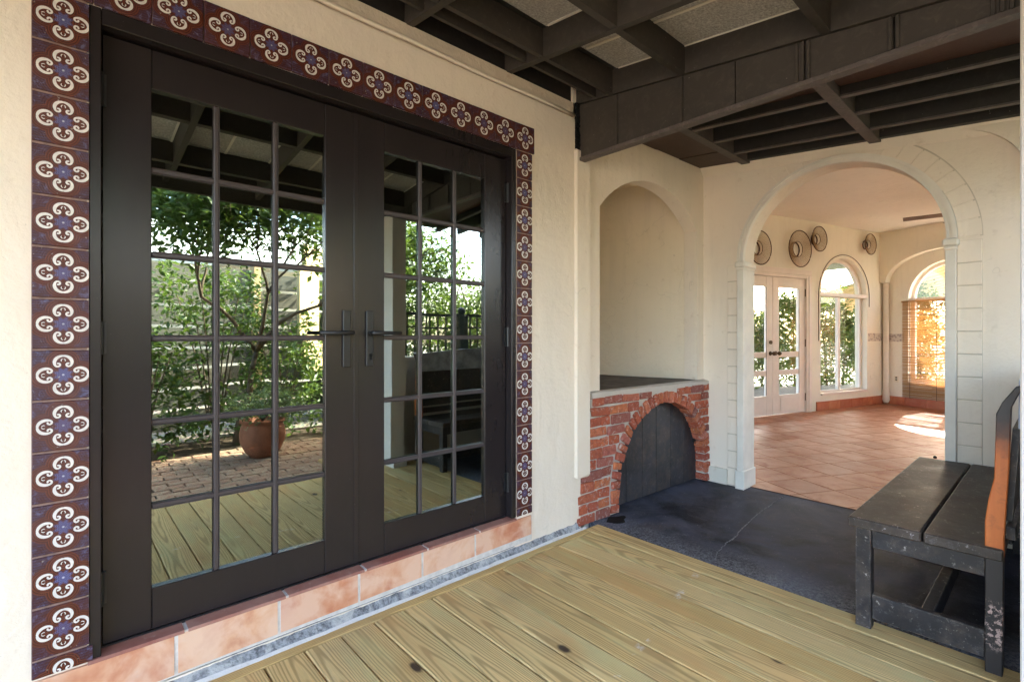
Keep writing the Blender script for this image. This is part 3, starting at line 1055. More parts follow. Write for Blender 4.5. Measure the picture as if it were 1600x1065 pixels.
# ------------------------------------------------------------------ DOORS
frame = thing("door_frame", "dark bronze outer frame holding the two glazed doors inside the tile border", "door frame", (.99, .06, .2))
boxo("jamb", .0637, .094, -.004, .16, .198, 2.304, BRONZE, frame, .002)
boxo("jamb", 1.892, 1.9247, -.004, .16, .202, 2.304, BRONZE, frame, .002)
boxo("head", .0945, 1.8915, -.0035, .16, 2.252, 2.3052, BRONZE, frame, .002)
boxo("threshold", .095, 1.891, .045, .16, .1965, .206, BLACKM, frame)
boxo("stop", .095, 1.891, .11, .14, .206, 2.251, GASKET, frame) if False else None

def french_leaf(x0, x1, g0, g1, label, handle_x, dirn):
    z0, z1, gz0, gz1 = .208, 2.246, .352, 2.108
    L = thing("french_door", label, "door", ((x0 + x1) / 2, .07, z0), 0, None)
    yf, yb = .048, .095
    for (a, b) in ((x0, g0), (g1, x1)):
        boxo("stile", a, b, yf, yb, z0, z1, BRONZE, L, .0025)
    boxo("top_rail", g0 + .0005, g1 - .0005, yf + .0006, yb, gz1, z1 - .0003, BRONZE, L, .0025)
    boxo("bottom_rail", g0 + .0005, g1 - .0005, yf + .0006, yb, z0, gz0, BRONZE, L, .0025)
    # inner bead
    w = (g1 - g0 - 2 * .022) / 3
    h = (gz1 - gz0 - 5 * .022) / 6
    for i in range(1, 3):
        x = g0 + i * w + (i - 1) * .022
        bm = box(B(), x, x + .022, yf + .006, .062, gz0 - .002, gz1 + .002, .006)
        add("glazing_bar", bm, BRONZE2, L)
    for j in range(1, 6):
        z = gz0 + j * h + (j - 1) * .022
        bm = box(B(), g0 - .002, g1 + .002, yf + .0075, .061, z, z + .022, .006)
        add("glazing_bar", bm, BRONZE2, L)
    for i in range(3):
        for j in range(6):
            xa = g0 + i * (w + .022)
            za = gz0 + j * (h + .022)
            bm = box(B(), xa - .004, xa + w + .004, .0655, .0685, za - .004, za + h + .004)
            cc = Vector((xa + w / 2, .067, za + h / 2))
            bmesh.ops.rotate(bm, verts=bm.verts, cent=cc, matrix=Matrix.Rotation(rad(random.uniform(-.22, .22)), 3, 'X') @ Matrix.Rotation(rad(random.uniform(-.22, .22)), 3, 'Z'))
            add("pane", bm, GLASS, L)
    for (a, b, c, d) in ((g0, g0 + .006, gz0, gz1), (g1 - .006, g1, gz0, gz1), (g0, g1, gz0, gz0 + .006), (g0, g1, gz1 - .006, gz1)):
        pass
    # handle set
    pl = boxo("handle_plate", handle_x - .017, handle_x + .017, .036, .0475, 1.10, 1.352, BLACKM, L, .002)
    bm = B()
    tube(bm, [(handle_x + .004, .047, 1.252), (handle_x + .004, -.002, 1.252)], .010, 10)
    tube(bm, [(handle_x + .012 * -dirn, -.008, 1.252), (handle_x + dirn * .03, -.011, 1.252), (handle_x + dirn * .135, -.009, 1.2515)], [.0095, .0095, .0085], 10)
    add("lever_handle", bm, BLACKM, L, smooth=True)
    if dirn > 0:
        bm = B()
        tube(bm, [(handle_x + .004, .037, 1.150), (handle_x + .004, .031, 1.150)], .008, 12)
        box(bm, handle_x, handle_x + .008, .031, .037, 1.128, 1.150)
        add("keyhole", bm, GASKET, L)
    return L
LL = french_leaf(.098, .985, .233, .847, "left glazed double door leaf in dark bronze with eighteen panes reflecting a tree", .940, -1)
RL = french_leaf(.991, 1.888, 1.128, 1.737, "right glazed double door leaf in dark bronze reflecting a railing and hedge, beside the plaster pier", 1.050, 1)
boxo("astragal", .9755, .9985, .044, .0475, .21, 2.244, BRONZE, LL, .001)
for (L, hx) in ((LL, .093), (RL, 1.893)):
    for z in (2.055, 1.232, .402):
        bm = B()
        tube(bm, [(hx, .030, z - .055), (hx, .030, z + .055)], .0095, 10)
        box(bm, hx - .016, hx + .016, .037, .047, z - .052, z + .052)
        add("hinge", bm, BLACKM, L)

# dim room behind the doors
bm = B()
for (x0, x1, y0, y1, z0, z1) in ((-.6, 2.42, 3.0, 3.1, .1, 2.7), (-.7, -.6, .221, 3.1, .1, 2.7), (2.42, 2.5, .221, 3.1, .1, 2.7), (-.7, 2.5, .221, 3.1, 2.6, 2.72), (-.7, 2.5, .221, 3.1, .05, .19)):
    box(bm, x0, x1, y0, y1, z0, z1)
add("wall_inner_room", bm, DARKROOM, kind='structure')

# ------------------------------------------------------------------ BRICK HEARTH (in the recess's turned frame)
hearth = thing("brick_hearth", "low red brick hearth with black arched plank doors under a grey shelf", "hearth", tuple(NO), NR)
AC, AZ, AR = .895, .135, .585           # arch centre (along), springing height, radius
RT = .085                               # arch ring depth
def brick(a0, a1, z0, z1, c0=-.048, c1=.05, rot=0, cen=None, par=hearth, nm="brick"):
    bm = B()
    w, d, h = a1 - a0, c1 - c0, z1 - z0
    jj = .0055
    box(bm, -w / 2, w / 2, -d / 2, d / 2, -h / 2, h / 2, 0, 0, jj)
    es = list(bm.edges)
    bmesh.ops.bevel(bm, geom=es, offset=min(.005, h * .2), segments=1, affect='EDGES')
    o = add(nm, bm, BRICK, par, local=True, recentre=False)
    cx, cz = cen if cen else ((a0 + a1) / 2, (z0 + z1) / 2)
    o.matrix_local = Matrix.Translation(Vector((cx, (c0 + c1) / 2 + random.uniform(-.006, .004), cz))) @ Matrix.Rotation(rot + rad(random.uniform(-1, 1)), 4, 'Y')
    return o
def ring_x(z, r):
    dz = z - AZ
    if dz <= 0:
        return r
    return math.sqrt(max(r * r - dz * dz, 0))
nc = 12
ch = .835 / nc
for c in range(nc):
    z0 = c * ch + .002
    z1 = z0 + ch - .011
    zm = (z0 + z1) / 2
    left = -.135 + .185 * (c / (nc - 1)) + random.uniform(-.012, .012)
    lim = AC - ring_x(max(zm - .01, 0), AR + RT + .004) if zm < AZ + AR + RT else AC
    lim_r = AC + ring_x(max(zm - .01, 0), AR + RT + .004) if zm < AZ + AR + RT else AC
    a = left
    first = True
    while a < lim - .03:
        l = random.choice((.20, .21, .19, .10)) if not (first and c % 2) else random.uniform(.10, .15)
        first = False
        b = min(a + l, lim)
        if lim - b < .05:
            b = lim
        brick(a, b - .010, z0, z1, c0=-.050 + (.0 if c < 6 else 0))
        a = b
    # right spandrel
    end = 1.555
    a = lim_r
    while a < end - .02:
        b = min(a + random.choice((.20, .10)), end)
        if end - b < .045:
            b = end
        brick(a, b - .008, z0, z1)
        a = b
# voussoirs
nv = 30
for i in range(nv + 1):
    t = math.pi * i / nv
    rm = AR + RT / 2
    brick(0, RT, 0, .052, cen=(AC + rm * math.cos(t), AZ + rm * math.sin(t)), rot=-t, c0=-.056, c1=.06)
for i in range(2):
    for s in (1, -1):
        brick(0, RT, 0, .056, cen=(AC + s * (AR + RT / 2), .033 + i * .066), c0=-.056, c1=.06)
# mortar body behind the bricks (with the arch cut out)
zt = .842
arcm = arc(AC, AZ, AR + .02, 180, 0, 40)
outer = [(-.112, 0), (AC - AR - .02, 0)] + arcm + [(AC + AR + .02, 0), (1.553, 0), (1.553, zt), (.045, zt), (-.02, .5)]
bm = plate(outer, [], (0, -.038, 0), (1, 0, 0), (0, 1, 0), .105)
add("mortar_bed", bm, MORTAR, hearth, local=True)
# shelf and its mortar edge
bm = B()
box(bm, .164, 1.448, .0, 1.08, .838, .862)
add("shelf", bm, SHELF, hearth, local=True)
bm = B()
xx = .03
while xx < 1.55:
    l = random.uniform(.05, .11)
    l = min(l, 1.552 - xx)
    zt1 = .858 - .006 * xx + random.uniform(-.003, .003)
    hexa(bm, [(xx, -.05, .82), (xx + l, -.05, .82), (xx + l, -.001, .82), (xx, -.001, .82),
              (xx, -.046 + random.uniform(-.003, .003), zt1), (xx + l, -.046, zt1), (xx + l, -.001, .8635), (xx, -.001, .8635)])
    xx += l
    if xx > 1.545:
        break
add("shelf_edge", bm, MORTAR, hearth, local=True)
# black plank doors in the opening
hd = B()
pw = [AC - AR, AC - .39, AC - .19, AC - .006, AC + .20, AC + .40, AC + AR]
pw[0] -= .012
pw[-1] += .012
for i in range(6):
    a0, a1 = pw[i] + .003, pw[i + 1] - .003
    top = []
    for q in range(19):
        a = a0 + (a1 - a0) * q / 18
        top.append((a, AZ + math.sqrt(max((AR + .018) ** 2 - (a - AC) ** 2, .0004))))
    bm = plate([(a0, .008), (a1, .008)] + top[::-1], [], (0, .035 + random.uniform(0, .003), 0), (1, 0, 0), (0, 1, 0), .03)
    add("door_plank", bm, DOORP, hearth, local=True)
bm = B()
box(bm, AC + .52, AC + .57, .022, .034, .33, .36, .002)
tube(bm, [(AC + .535 + .016 * math.cos(t * .7854), .015, .335 + .016 * math.sin(t * .7854)) for t in range(8)], .003, 6, closed=True)
add("latch", bm, BLACKM, hearth, local=True)
bm = box(B(), AC - AR - .05, AC + AR + .05, .09, .10, 0, AZ + AR + .05)
add("back_board", bm, GASKET, hearth, local=True)

# ------------------------------------------------------------------ BIG ARCH TRIM
trim = thing("arch_surround", "pale moulded arch surround with capitals framing the opening to the tiled room", "arch surround", (4.1, ycen, 0))
def yz_plate(outer, x0, th, name, mat, par, holes=()):
    bm = plate(outer, list(holes), (x0, 0, 0), (0, -1, 0), (1, 0, 0), th)
    return add(name, bm, mat, par)
ac = -ycen
def ringpoly(r0, r1, n=40, a0=180, a1=0):
    return arc(ac, zsp, r1, a0, a1, n) + arc(ac, zsp, r0, a1, a0, n)
yz_plate(ringpoly(rar - .001, rar + .052), 4.098, .031, "archivolt", TRIMP, trim)
yz_plate(ringpoly(rar + .030, rar + .050), 4.088, .0098, "bead", TRIMP, trim)
yz_plate(ringpoly(rar + .001, rar + .012), 4.090, .0078, "bead", TRIMP, trim)
for s in (-1, 1):
    a = ac + s * rar
    lo, hi = (a - .046, a + .006) if s < 0 else (a - .006, a + .046)
    boxo("pilaster", 4.082, 4.296, -hi, -lo, .0, zsp - .055, TRIMP, trim, .003)
    boxo("capital", 4.066, 4.31, -hi - .014, -lo + .014, zsp - .052, zsp - .004, TRIMP, trim, .010)
    boxo("capital_neck", 4.076, 4.30, -hi - .006, -lo + .006, zsp - .075, zsp - .0525, TRIMP, trim, .005)
    boxo("plinth", 4.070, 4.302, -hi - .010, -lo + .010, -.005, .145, TRIMP, trim, .004)
    # scored blocks
    DIRT = m_plain("dirty_joint", (.60, .51, .40), .9, .1)
    b0, b1 = (a - .046 - .093, a - .049) if s < 0 else (a + .049, a + .049 + .112)
    nb = 13
    boxo('joint_backing', 4.1235, 4.1290, -b1 - .002, -b0 + .001, .0, zsp - .02, DIRT, trim)
    hh = (zsp - .02) / nb
    for i in range(nb):
        bm = box(B(), 4.1205, 4.1285, -b1, -b0, .005 + i * hh + .0015, (i + 1) * hh - .0015, .0022)
        add("block", bm, WALL, trim)
nr = 22
yz_plate(arc(ac, zsp, rar + .166, 60, 0, 30) + arc(ac, zsp, rar + .152, 0, 60, 30), 4.1245, .004, "joint_backing", DIRT, trim)
for i in range(nr):
    a0 = 180 - 180 * i / nr - .25
    a1 = 180 - 180 * (i + 1) / nr + .25
    r0, r1 = rar + .054, 0
    f = i / (nr - 1)
    r1 = rar + .142 + .020 * f
    yz_plate(arc(ac, zsp, r1, a0 - .1, a1 + .1, 3) + arc(ac, zsp, r0, a1 + .1, a0 - .1, 3), 4.1225, .006, "block", WALL, trim)
boxo("skirting", 4.112, 4.1285, -ac - 1.3 + .0, -(ac + rar + .17), -.005, .12, GREYWALL, trim, .003)
boxo("skirting", 4.112, 4.1285, -(ac - rar - .142), -.05, -.005, .125, GREYWALL, trim, .003)

# arch of the garden side wall where it meets the back wall
cy_, cz_ = 1.60, 2.10
sp = [(1.60, 2.62), (1.60, 2.53)] + arc(1.595, 2.13, .385, 85, 0, 14)[0:] + [(1.98, 2.10), (2.06, 2.09), (2.06, 2.62)]
sp = [(1.64, 2.52)] + arc(1.61, 2.15, .355, 78, 2, 14) + [(1.965, 2.115), (2.2, 2.10), (2.2, 2.52)]
yz_plate(sp, 4.085, .043, "wall_spandrel", WALL, None)
bpy.data.objects["wall_spandrel"]["kind"] = 'structure'

# ------------------------------------------------------------------ GARDEN-SIDE STRUCTURE
pst = boxo("porch_post", 2.302, 2.445, -2.20, -2.006, -.05, 2.37, POST, None, .004)
tag(pst, "pale pinkish square porch post at the far right edge, beside the bench's orange end post", "post")
hwall = thing("half_wall", "grey half height wall closing the porch on the garden side behind the bench", "wall", (3.3, -2.3, 0))
boxo("wall_body", 2.455, 4.128, -2.36, -2.24, -.05, .985, GREYWALL, hwall)
boxo("coping", 2.452, 4.127, -2.39, -2.21, .987, 1.02, TRIMP, hwall, .004)
hp = thing("window_frame_posts", "pale timber posts and header standing on the half wall", "frame", (3.3, -2.3, 1.02))
hp.name = "timber_frame"
for (x0, x1) in ((2.456, 2.53), (3.12, 3.20), (4.02, 4.10)):
    boxo("post", x0, x1, -2.34, -2.26, 1.022, 2.28, TRIMP, hp, .003)
boxo("header", 2.456, 4.126, -2.35, -2.25, 2.281, 2.37, TRIMP, hp, .003)

# railing in the garden
rail = thing("iron_railing", "green black iron railing with pickets and ball topped posts in the garden", "railing", (4.1, -3.3, 0))
boxo("rail", 2.9, 6.3, -3.32, -3.28, 1.50, 1.535, IRON, rail)
boxo("rail", 2.9, 6.3, -3.32, -3.28, 1.34, 1.36, IRON, rail)
boxo("rail", 2.9, 6.3, -3.32, -3.28, .12, .15, IRON, rail)
x = 2.95
while x < 6.3:
    boxo("picket", x - .009, x + .009, -3.309, -3.291, .0, 1.499, IRON, rail)
    x += .125
for x in (3.08, 4.05, 5.3):
    bm = box(B(), x - .065, x + .065, -3.365, -3.235, -.06, 1.52, .004)
    o = add("post", bm, IRON, rail)
    bm = B()
    bmesh.ops.create_uvsphere(bm, u_segments=12, v_segments=8, radius=.055, matrix=Matrix.Translation((x, -3.3, 1.575)))
    add("ball_finial", bm, IRON, rail, smooth=True)

# ------------------------------------------------------------------ LEAVES
def leaf_obj(name, centres, mat, size, parent=None, aspect=.45, up=.5, **k):
    """centres: (n,3) points in world space; each becomes one folded four-point leaf"""
    n = len(centres)
    d = rng.normal(size=(n, 3))
    d[:, 2] = d[:, 2] * .7 - .15
    d /= np.linalg.norm(d, axis=1)[:, None]
    u = rng.normal(size=(n, 3))
    u[:, 2] = np.abs(u[:, 2]) + up
    s = np.cross(d, u)
    s /= np.linalg.norm(s, axis=1)[:, None]
    nn = np.cross(s, d)
    L = (size * rng.uniform(.6, 1.25, size=n))[:, None]
    base = np.asarray(centres)
    if parent is not None:
        base = base - np.array(world_of(parent).translation)
    p0 = base
    p1 = base + d * L * .45 + s * L * aspect * .5 + nn * L * .06
    p2 = base + d * L - nn * L * .10
    p3 = base + d * L * .45 - s * L * aspect * .5 + nn * L * .06
    V = np.stack([p0, p1, p2, p3], 1).reshape(-1, 3)
    idx = np.arange(n) * 4
    F = np.stack([np.stack([idx, idx + 1, idx + 2], 1), np.stack([idx, idx + 2, idx + 3], 1)], 1).reshape(-1, 3)
    me = bpy.data.meshes.new(name)
    me.vertices.add(len(V))
    me.vertices.foreach_set("co", V.astype(np.float32).ravel())
    me.loops.add(F.size)
    me.loops.foreach_set("vertex_index", F.astype(np.int32).ravel())
    me.polygons.add(len(F))
    me.polygons.foreach_set("loop_start", (np.arange(len(F)) * 3).astype(np.int32))
    me.polygons.foreach_set("loop_total", np.full(len(F), 3, dtype=np.int32))
    me.update(calc_edges=True)
    me.validate()
    me.materials.append(mat)
    o = bpy.data.objects.new(name, me)
    COL.objects.link(o)
    if parent is not None:
        o.parent = parent
    return o

def clumps(n_cl, per, fn, spread):
    out = []
    for _ in range(n_cl):
        c = fn()
        m = int(per * random.uniform(.6, 1.4))
        out.append(np.asarray(c) + rng.normal(size=(m, 3)) * spread * random.uniform(.7, 1.2))
    return np.concatenate(out)

# tree with limbs
def grow(bm, p, d, length, r, depth, tips, fork=3):
    pts, rs = [p.copy()], [r]
    n = 4
    for i in range(n):
        d = (d + Vector([random.uniform(-.22, .22) for _ in range(3)]) + Vector((0, 0, .05))).normalized()
        p = p + d * length / n
        pts.append(p.copy())
        rs.append(r * (1 - .4 * (i + 1) / n))
        if depth < 2:
            tips.append(p.copy())
    tube(bm, pts, rs, 7 if depth > 2 else 5)
    if depth == 0:
        tips.append(p)
        return
    for k in range(fork):
        a = random.uniform(0, 6.28)
        s = Vector((math.cos(a), math.sin(a), random.uniform(.1, .7)))
        grow(bm, p, (d * .75 + s * .75).normalized(), length * random.uniform(.62, .85), r * .58, depth - 1, tips, fork)

def tree(x, y, z, length, r, depth, label, per, lsz, spread, mat, cat="tree", lean=(0, 0, 1), fork=3, group=None, seed=1):
    random.seed(seed)
    T = thing("garden_tree", label, cat, (x, y, z), 0, group)
    bm = B()
    tips = []
    grow(bm, Vector((x, y, z)), Vector(lean).normalized(), length, r, depth, tips, fork)
    add("trunk", bm, BARK, T, smooth=True)
    cs = []
    for t in tips:
        m = int(per * random.uniform(.3, 1.7))
        if m:
            cs.append(np.array(t) + rng.normal(size=(m, 3)) * spread)
    cs = np.concatenate(cs)
    cs = cs[(cs[:, 1] < -2.75) | (cs[:, 1] > 0)]
    leaf_obj("crown", cs, mat, lsz, T)
    return T
tree(1.50, -4.25, -.06, 1.15, .045, 4, "small multi branched glossy leaved tree in front of the garden fence", 26, .085, .13, LEAF, lean=(.08, .06, 1), seed=5)
tree(4.8, -8.6, -.06, 1.7, .10, 4, "tall loose tree standing beyond the iron railing", 22, .14, .26, LEAF2, seed=11)
tree(.3, -8.4, -.06, 1.5, .09, 3, "leafy tree rising behind the garden fence", 30, .13, .3, LEAF, seed=13)

# low shrubs by the fence
def shrub(x, y, r, h, label, n, mat, lsz, group=None, cat="shrub"):
    T = thing("garden_shrub", label, cat, (x, y, -.06), 0, group)
    bm = B()
    for k in range(6):
        a = k * 1.05
        tube(bm, [(x, y, -.06), (x + .3 * r * math.cos(a), y + .3 * r * math.sin(a), h * .5), (x + .6 * r * math.cos(a), y + .6 * r * math.sin(a), h * .85)], [.012, .009, .005], 5)
    add("stem", bm, BARK, T)
    def f():
        a, q, zz = random.uniform(0, 6.28), math.sqrt(random.random()) * r, random.random() ** .7 * h
        return (x + q * math.cos(a), y + q * math.sin(a), zz)
    leaf_obj("foliage", clumps(n, 26, f, .085), mat, lsz, T)
    return T
shrub(.62, -4.30, .45, 1.25, "dark leafy shrub left of the small garden tree", 44, LEAF, .09)
shrub(2.05, -4.35, .50, 1.45, "bushy shrub right of the small garden tree under the cream board", 60, LEAF, .09)
shrub(2.9, -4.2, .35, .7, "low leafy shrub at the right end of the garden fence", 22, LEAF2, .07)

# hedges
def hedge(x0, y0, x1, y1, w, h, label, n, mat, lsz, per=30, spread=.14, z0=-.06):
    L = math.hypot(x1 - x0, y1 - y0)
    ang = math.atan2(y1 - y0, x1 - x0)
    T = thing("hedge", label, "hedge", ((x0 + x1) / 2, (y0 + y1) / 2, z0), 0)
    def f():
        t = random.random() * L
        c = (random.random() - .5) * w
        hh = h * (.88 + .14 * math.sin(t * 2.1 + x0) + .08 * math.sin(t * 5.3))
        zz = z0 + hh * random.random() ** .75
        return (x0 + t * math.cos(ang) - c * math.sin(ang), y0 + t * math.sin(ang) + c * math.cos(ang), zz)
    leaf_obj("foliage", clumps(n, per, f, spread), mat, lsz, T)
    bm = B()
    k = 0
    t = .2
    while t < L:
        px, py = x0 + t * math.cos(ang), y0 + t * math.sin(ang)
        tube(bm, [(px, py, z0), (px + random.uniform(-.2, .2), py + random.uniform(-.1, .1), z0 + h * .5), (px + random.uniform(-.3, .3), py, z0 + h * .85)], [.03, .02, .01], 5)
        t += .45
    add("branch", bm, BARK, T)
    return T
random.seed(21)
shrub(1.35, -4.62, .62, 2.0, 'tall dark shrub directly behind the small garden tree', 105, LEAF, .09)
hedge(3.0, -5.6, 9.2, -6.6, 1.0, 2.9, "tall sunlit hedge behind the iron railing", 750, LEAF2, .11)

# potted plant
random.seed(31)
px, py = 1.55, -3.38
pot = thing("plant_pot", "round terracotta pot on the brick paving holding a bushy plant", "pot", (px, py, -.035))
bm = B()
PS = .86
prof = [(.13, -.035), (.19, .03), (.245, .15), (.255, .25), (.235, .34), (.215, .375), (.245, .385), (.25, .41), (.225, .415), (.2, .38), (.19, .36), (0, .35)]
rings = []
for (r, z) in prof:
    r, z = r * PS, z * PS
    if r == 0:
        rings.append([bm.verts.new((px, py, z))])
    else:
        rings.append([bm.verts.new((px + r * math.cos(2 * math.pi * k / 28), py + r * math.sin(2 * math.pi * k / 28), z)) for k in range(28)])
for i in range(len(rings) - 1):
    A_, C_ = rings[i], rings[i + 1]
    for k in range(28):
        if len(C_) == 1:
            bm.faces.new((A_[k], A_[(k + 1) % 28], C_[0]))
        else:
            bm.faces.new((A_[k], A_[(k + 1) % 28], C_[(k + 1) % 28], C_[k]))
bm.faces.new(rings[0][::-1])
add("pot_body", bm, POT, pot, smooth=True)
plant = thing("potted_plant", "pale green bushy plant growing in the terracotta pot", "plant", (px, py, .35))
def f():
    a, q = random.uniform(0, 6.28), math.sqrt(random.random()) * .36
    return (px + q * math.cos(a) + .05, py + q * math.sin(a), .40 + random.random() * .32 * (1.1 - q * 1.8))
leaf_obj("foliage", clumps(60, 30, f, .05), LEAF3, .042, plant, aspect=.6)
bm = B()
for k in range(7):
    a = k * .9
    tube(bm, [(px, py, .34), (px + .12 * math.cos(a), py + .12 * math.sin(a), .48), (px + .25 * math.cos(a), py + .25 * math.sin(a), .56)], [.008, .006, .004], 5)
add("stem", bm, BARK, plant)

# brick paving seen in the reflection
paving = thing("brick_paving", "", None, (0, -3.2, -.055))
paving["kind"] = 'structure'
me_b = None
bm = box(B(), -.108, .108, -.051, .051, -.03, .02, .004)
me_b = bpy.data.meshes.new("paver")
bm.to_mesh(me_b)
bm.free()
me_b.materials.append(PAVER)
random.seed(41)
r_ = 0
cnt = 0
yy = -2.42
while yy > -3.95:
    xx = -.6 + (.11 if r_ % 2 else 0)
    while xx < 3.2 and cnt < 296:
        m = Matrix.Translation(Vector((xx, yy + 3.2, .008 + random.uniform(-.003, .003)))) @ Matrix.Rotation(rad(random.uniform(-2, 2)), 4, 'Z')
        inst("brick", me_b, paving, m)
        cnt += 1
        xx += .226
    yy -= .112
    r_ += 1
boxo("bed", -2.5, 3.4, -4.9, -2.36, -.10, -.057, SOIL, paving)

# fence of wide horizontal boards (turned to run away from the house)
FA = rad(-15)
fence = thing("garden_fence", "weathered grey garden fence of wide horizontal boards on timber posts", "fence", (-1.6, -4.75, -.06), FA)
for i in range(12):
    for j in range(9):
        pass
bl = 1.9
for s in range(3):
    for j in range(8):
        z0 = .08 + j * .27
        bm = box(B(), s * bl + .01, (s + 1) * bl - .01, -.02 + (j % 2) * .006, .004 + (j % 2) * .006, z0, z0 + .232, .003)
        add("board", bm, FENCE, fence, local=True)
for s in range(4):
    boxo("post", s * bl - .05, s * bl + .05, .012, .10, 0, 2.3, YPOST, fence, .003, local=True)
board = boxo("cream_board", -.25, .25, -.02, .02, .0, 1.72, CREAMB, None)
board.location = (2.60, -4.86, 1.62)
board.rotation_euler = (0, 0, rad(-40))
tag(board, "cream painted upright board catching the sun in front of the garden fence", "board")
pillar = boxo("terracotta_pillar", .44, .62, -4.05, -3.87, -.08, .32, POT, None, .008)
tag(pillar, "short square terracotta pillar in the planting bed left of the pot", "pillar")
# neighbour's pale roof beyond the fence
nb = thing("neighbour_house", "low house with a pale sloping metal roof beyond the garden fence", "house", (-1, -12, 0))
boxo("wall", -7, 5, -14, -11, -.06, 2.9, GREYWALL, nb)
bm = hexa(B(), [(-7.4, -10.4, 2.75), (5.4, -10.4, 2.75), (5.4, -12.6, 4.2), (-7.4, -12.6, 4.2),
                (-7.4, -10.4, 2.85), (5.4, -10.4, 2.85), (5.4, -12.6, 4.3), (-7.4, -12.6, 4.3)])
add("roof_slope", bm, ROOFP, nb)

# ------------------------------------------------------------------ TILED ROOM BEYOND THE ARCH
Pc = Vector((11.18, .11, 0))
aL = rad(-14.5)
dL = Vector((math.cos(aL), math.sin(aL), 0))
nL = Vector((-dL.y, dL.x, 0))       # outward (away from the room) = +Y side
aR = rad(250.5)
dR = Vector((math.cos(aR), math.sin(aR), 0))
nR = Vector((-dR.y, dR.x, 0))       # to the room's outside (+X)?
if nR.x < 0:
    nR = -nR
CH = 3.10
# floor substrate + tiles
room = [(4.20, 1.90), (11.3, .2), (9.55, -4.75), (8.3, -4.75), (4.20, -2.4)]
fl = thing("tiled_floor", "", None, (7, -1, 0))
fl["kind"] = 'structure'
bm = plate(room, [], (0, 0, 0), (1, 0, 0), (0, 1, 0), .2)
for v in bm.verts:
    y, z = v.co.y, v.co.z
    v.co.y, v.co.z = z, -y - .004
bmesh.ops.recalc_face_normals(bm, faces=bm.faces)
add("mortar_bed", bm, m_plain("dark_floor_grout", (.11, .05, .03), .8, .2), fl)
ts = .345
ta = rad(-27)
ux, uy = Vector((math.cos(ta), math.sin(ta), 0)), Vector((-math.sin(ta), math.cos(ta), 0))
bm = box(B(), -ts / 2 + .004, ts / 2 - .004, -ts / 2 + .004, ts / 2 - .004, -.012, .0, .002)
me_t = bpy.data.meshes.new("floor_tile")
bm.to_mesh(me_t)
bm.free()
me_t.materials.append(FLOORT)
def inside(p, poly):
    c = False
    j = len(poly) - 1
    for i in range(len(poly)):
        xi, yi = poly[i]
        xj, yj = poly[j]
        if (yi > p[1]) != (yj > p[1]) and p[0] < (xj - xi) * (p[1] - yi) / (yj - yi) + xi:
            c = not c
        j = i
    return c
shrunk = room
orig = ux * (4.141 - 0) + uy * 1.651
orig = ux * (4.141 + ts / 2) + uy * (1.651 + ts / 2)
cut_tiles = B()
for i in range(-14, 26):
    for j in range(-26, 16):
        c = orig + ux * ts * i + uy * ts * j
        cs = [c + ux * ts * .49 * a + uy * ts * .49 * b for a, b in ((-1, -1), (1, -1), (1, 1), (-1, 1))]
        ins = [inside((q.x, q.y), shrunk) for q in cs]
        if all(ins):
            dx, dy = c.x, c.y + 2.1
            fw = .67 * dx + .742 * dy
            sr = .742 * dx - .67 * dy
            u = 800 + 778 * sr / fw
            if 1100 < u < 1560:
                inst("tile", me_t, fl, Matrix.Translation(Vector((c.x - 7, c.y + 1, .001 + random.uniform(-.0006, .0006)))) @ Matrix.Rotation(ta + random.choice((0, 0, math.pi / 2, math.pi)), 4, 'Z'))
            else:
                hexa(cut_tiles, [(q.x, q.y, -.01) for q in cs] + [(q.x, q.y, .0005) for q in cs])
        elif any(ins):
            # clipped edge tiles
            poly = [(q.x, q.y) for q in cs]
            t = bmesh.new()
            hexa(t, [(q.x, q.y, -.01) for q in cs] + [(q.x, q.y, .0008) for q in cs])
            for k in range(len(room)):
                ax_, ay_ = room[k]
                bx_, by_ = room[(k + 1) % len(room)]
                ed = Vector((bx_ - ax_, by_ - ay_, 0))
                no = Vector((-ed.y, ed.x, 0)).normalized()      # room runs clockwise: outward is left
                if no.dot(Vector((7, -1, 0)) - Vector((ax_, ay_, 0))) > 0:
                    no = -no
                bmesh.ops.bisect_plane(t, geom=t.verts[:] + t.edges[:] + t.faces[:], plane_co=(ax_, ay_, 0), plane_no=no, clear_outer=True)
            if len(t.verts):
                tm = bpy.data.meshes.new("tmp")
                t.to_mesh(tm)
                cut_tiles.from_mesh(tm)
                bpy.data.meshes.remove(tm)
            t.free()
add("edge_tile", cut_tiles, FLOORT, fl, kind='stuff')
# small dark thing lying on the tiles
peb = B()
bmesh.ops.create_icosphere(peb, subdivisions=2, radius=.016, matrix=Matrix.Translation((6.55, -1.23, .01)))
tag(add("pebble", peb, GASKET), "tiny black pebble lying on the terracotta floor by the sun patch", "pebble")

def LP(s, z=0, c=0):
    return Pc + dL * s + nL * c + Vector((0, 0, z))
def RP(s, z=0, c=0):
    return Pc + dR * s + nR * c + Vector((0, 0, z))
# left wall of the room: door opening and arched window
def archhole(s0, s1, z0, zsx, apex, n=18):
    c, h_, r_ = (s0 + s1) / 2, (s1 - s0) / 2, apex - zsx
    return [(s0, z0), (s1, z0)] + [(c + h_ * math.cos(rad(180 * i / n)), zsx + r_ * math.sin(rad(180 * i / n))) for i in range(0, n + 1)]
d0, d1 = -4.06, -2.27
w0, w1 = -1.93, -.55
bm = plate([(-7.1, -.1), (.25, -.1), (.25, CH + .1), (-7.1, CH + .1)],
           [[(d0, .0), (d1, .0), (d1, 2.20), (d0, 2.20)], archhole(w0, w1, .25, 1.93, 2.56)], Pc, dL, nL, .20)
add("wall_room_left", bm, WALL2, kind='structure')
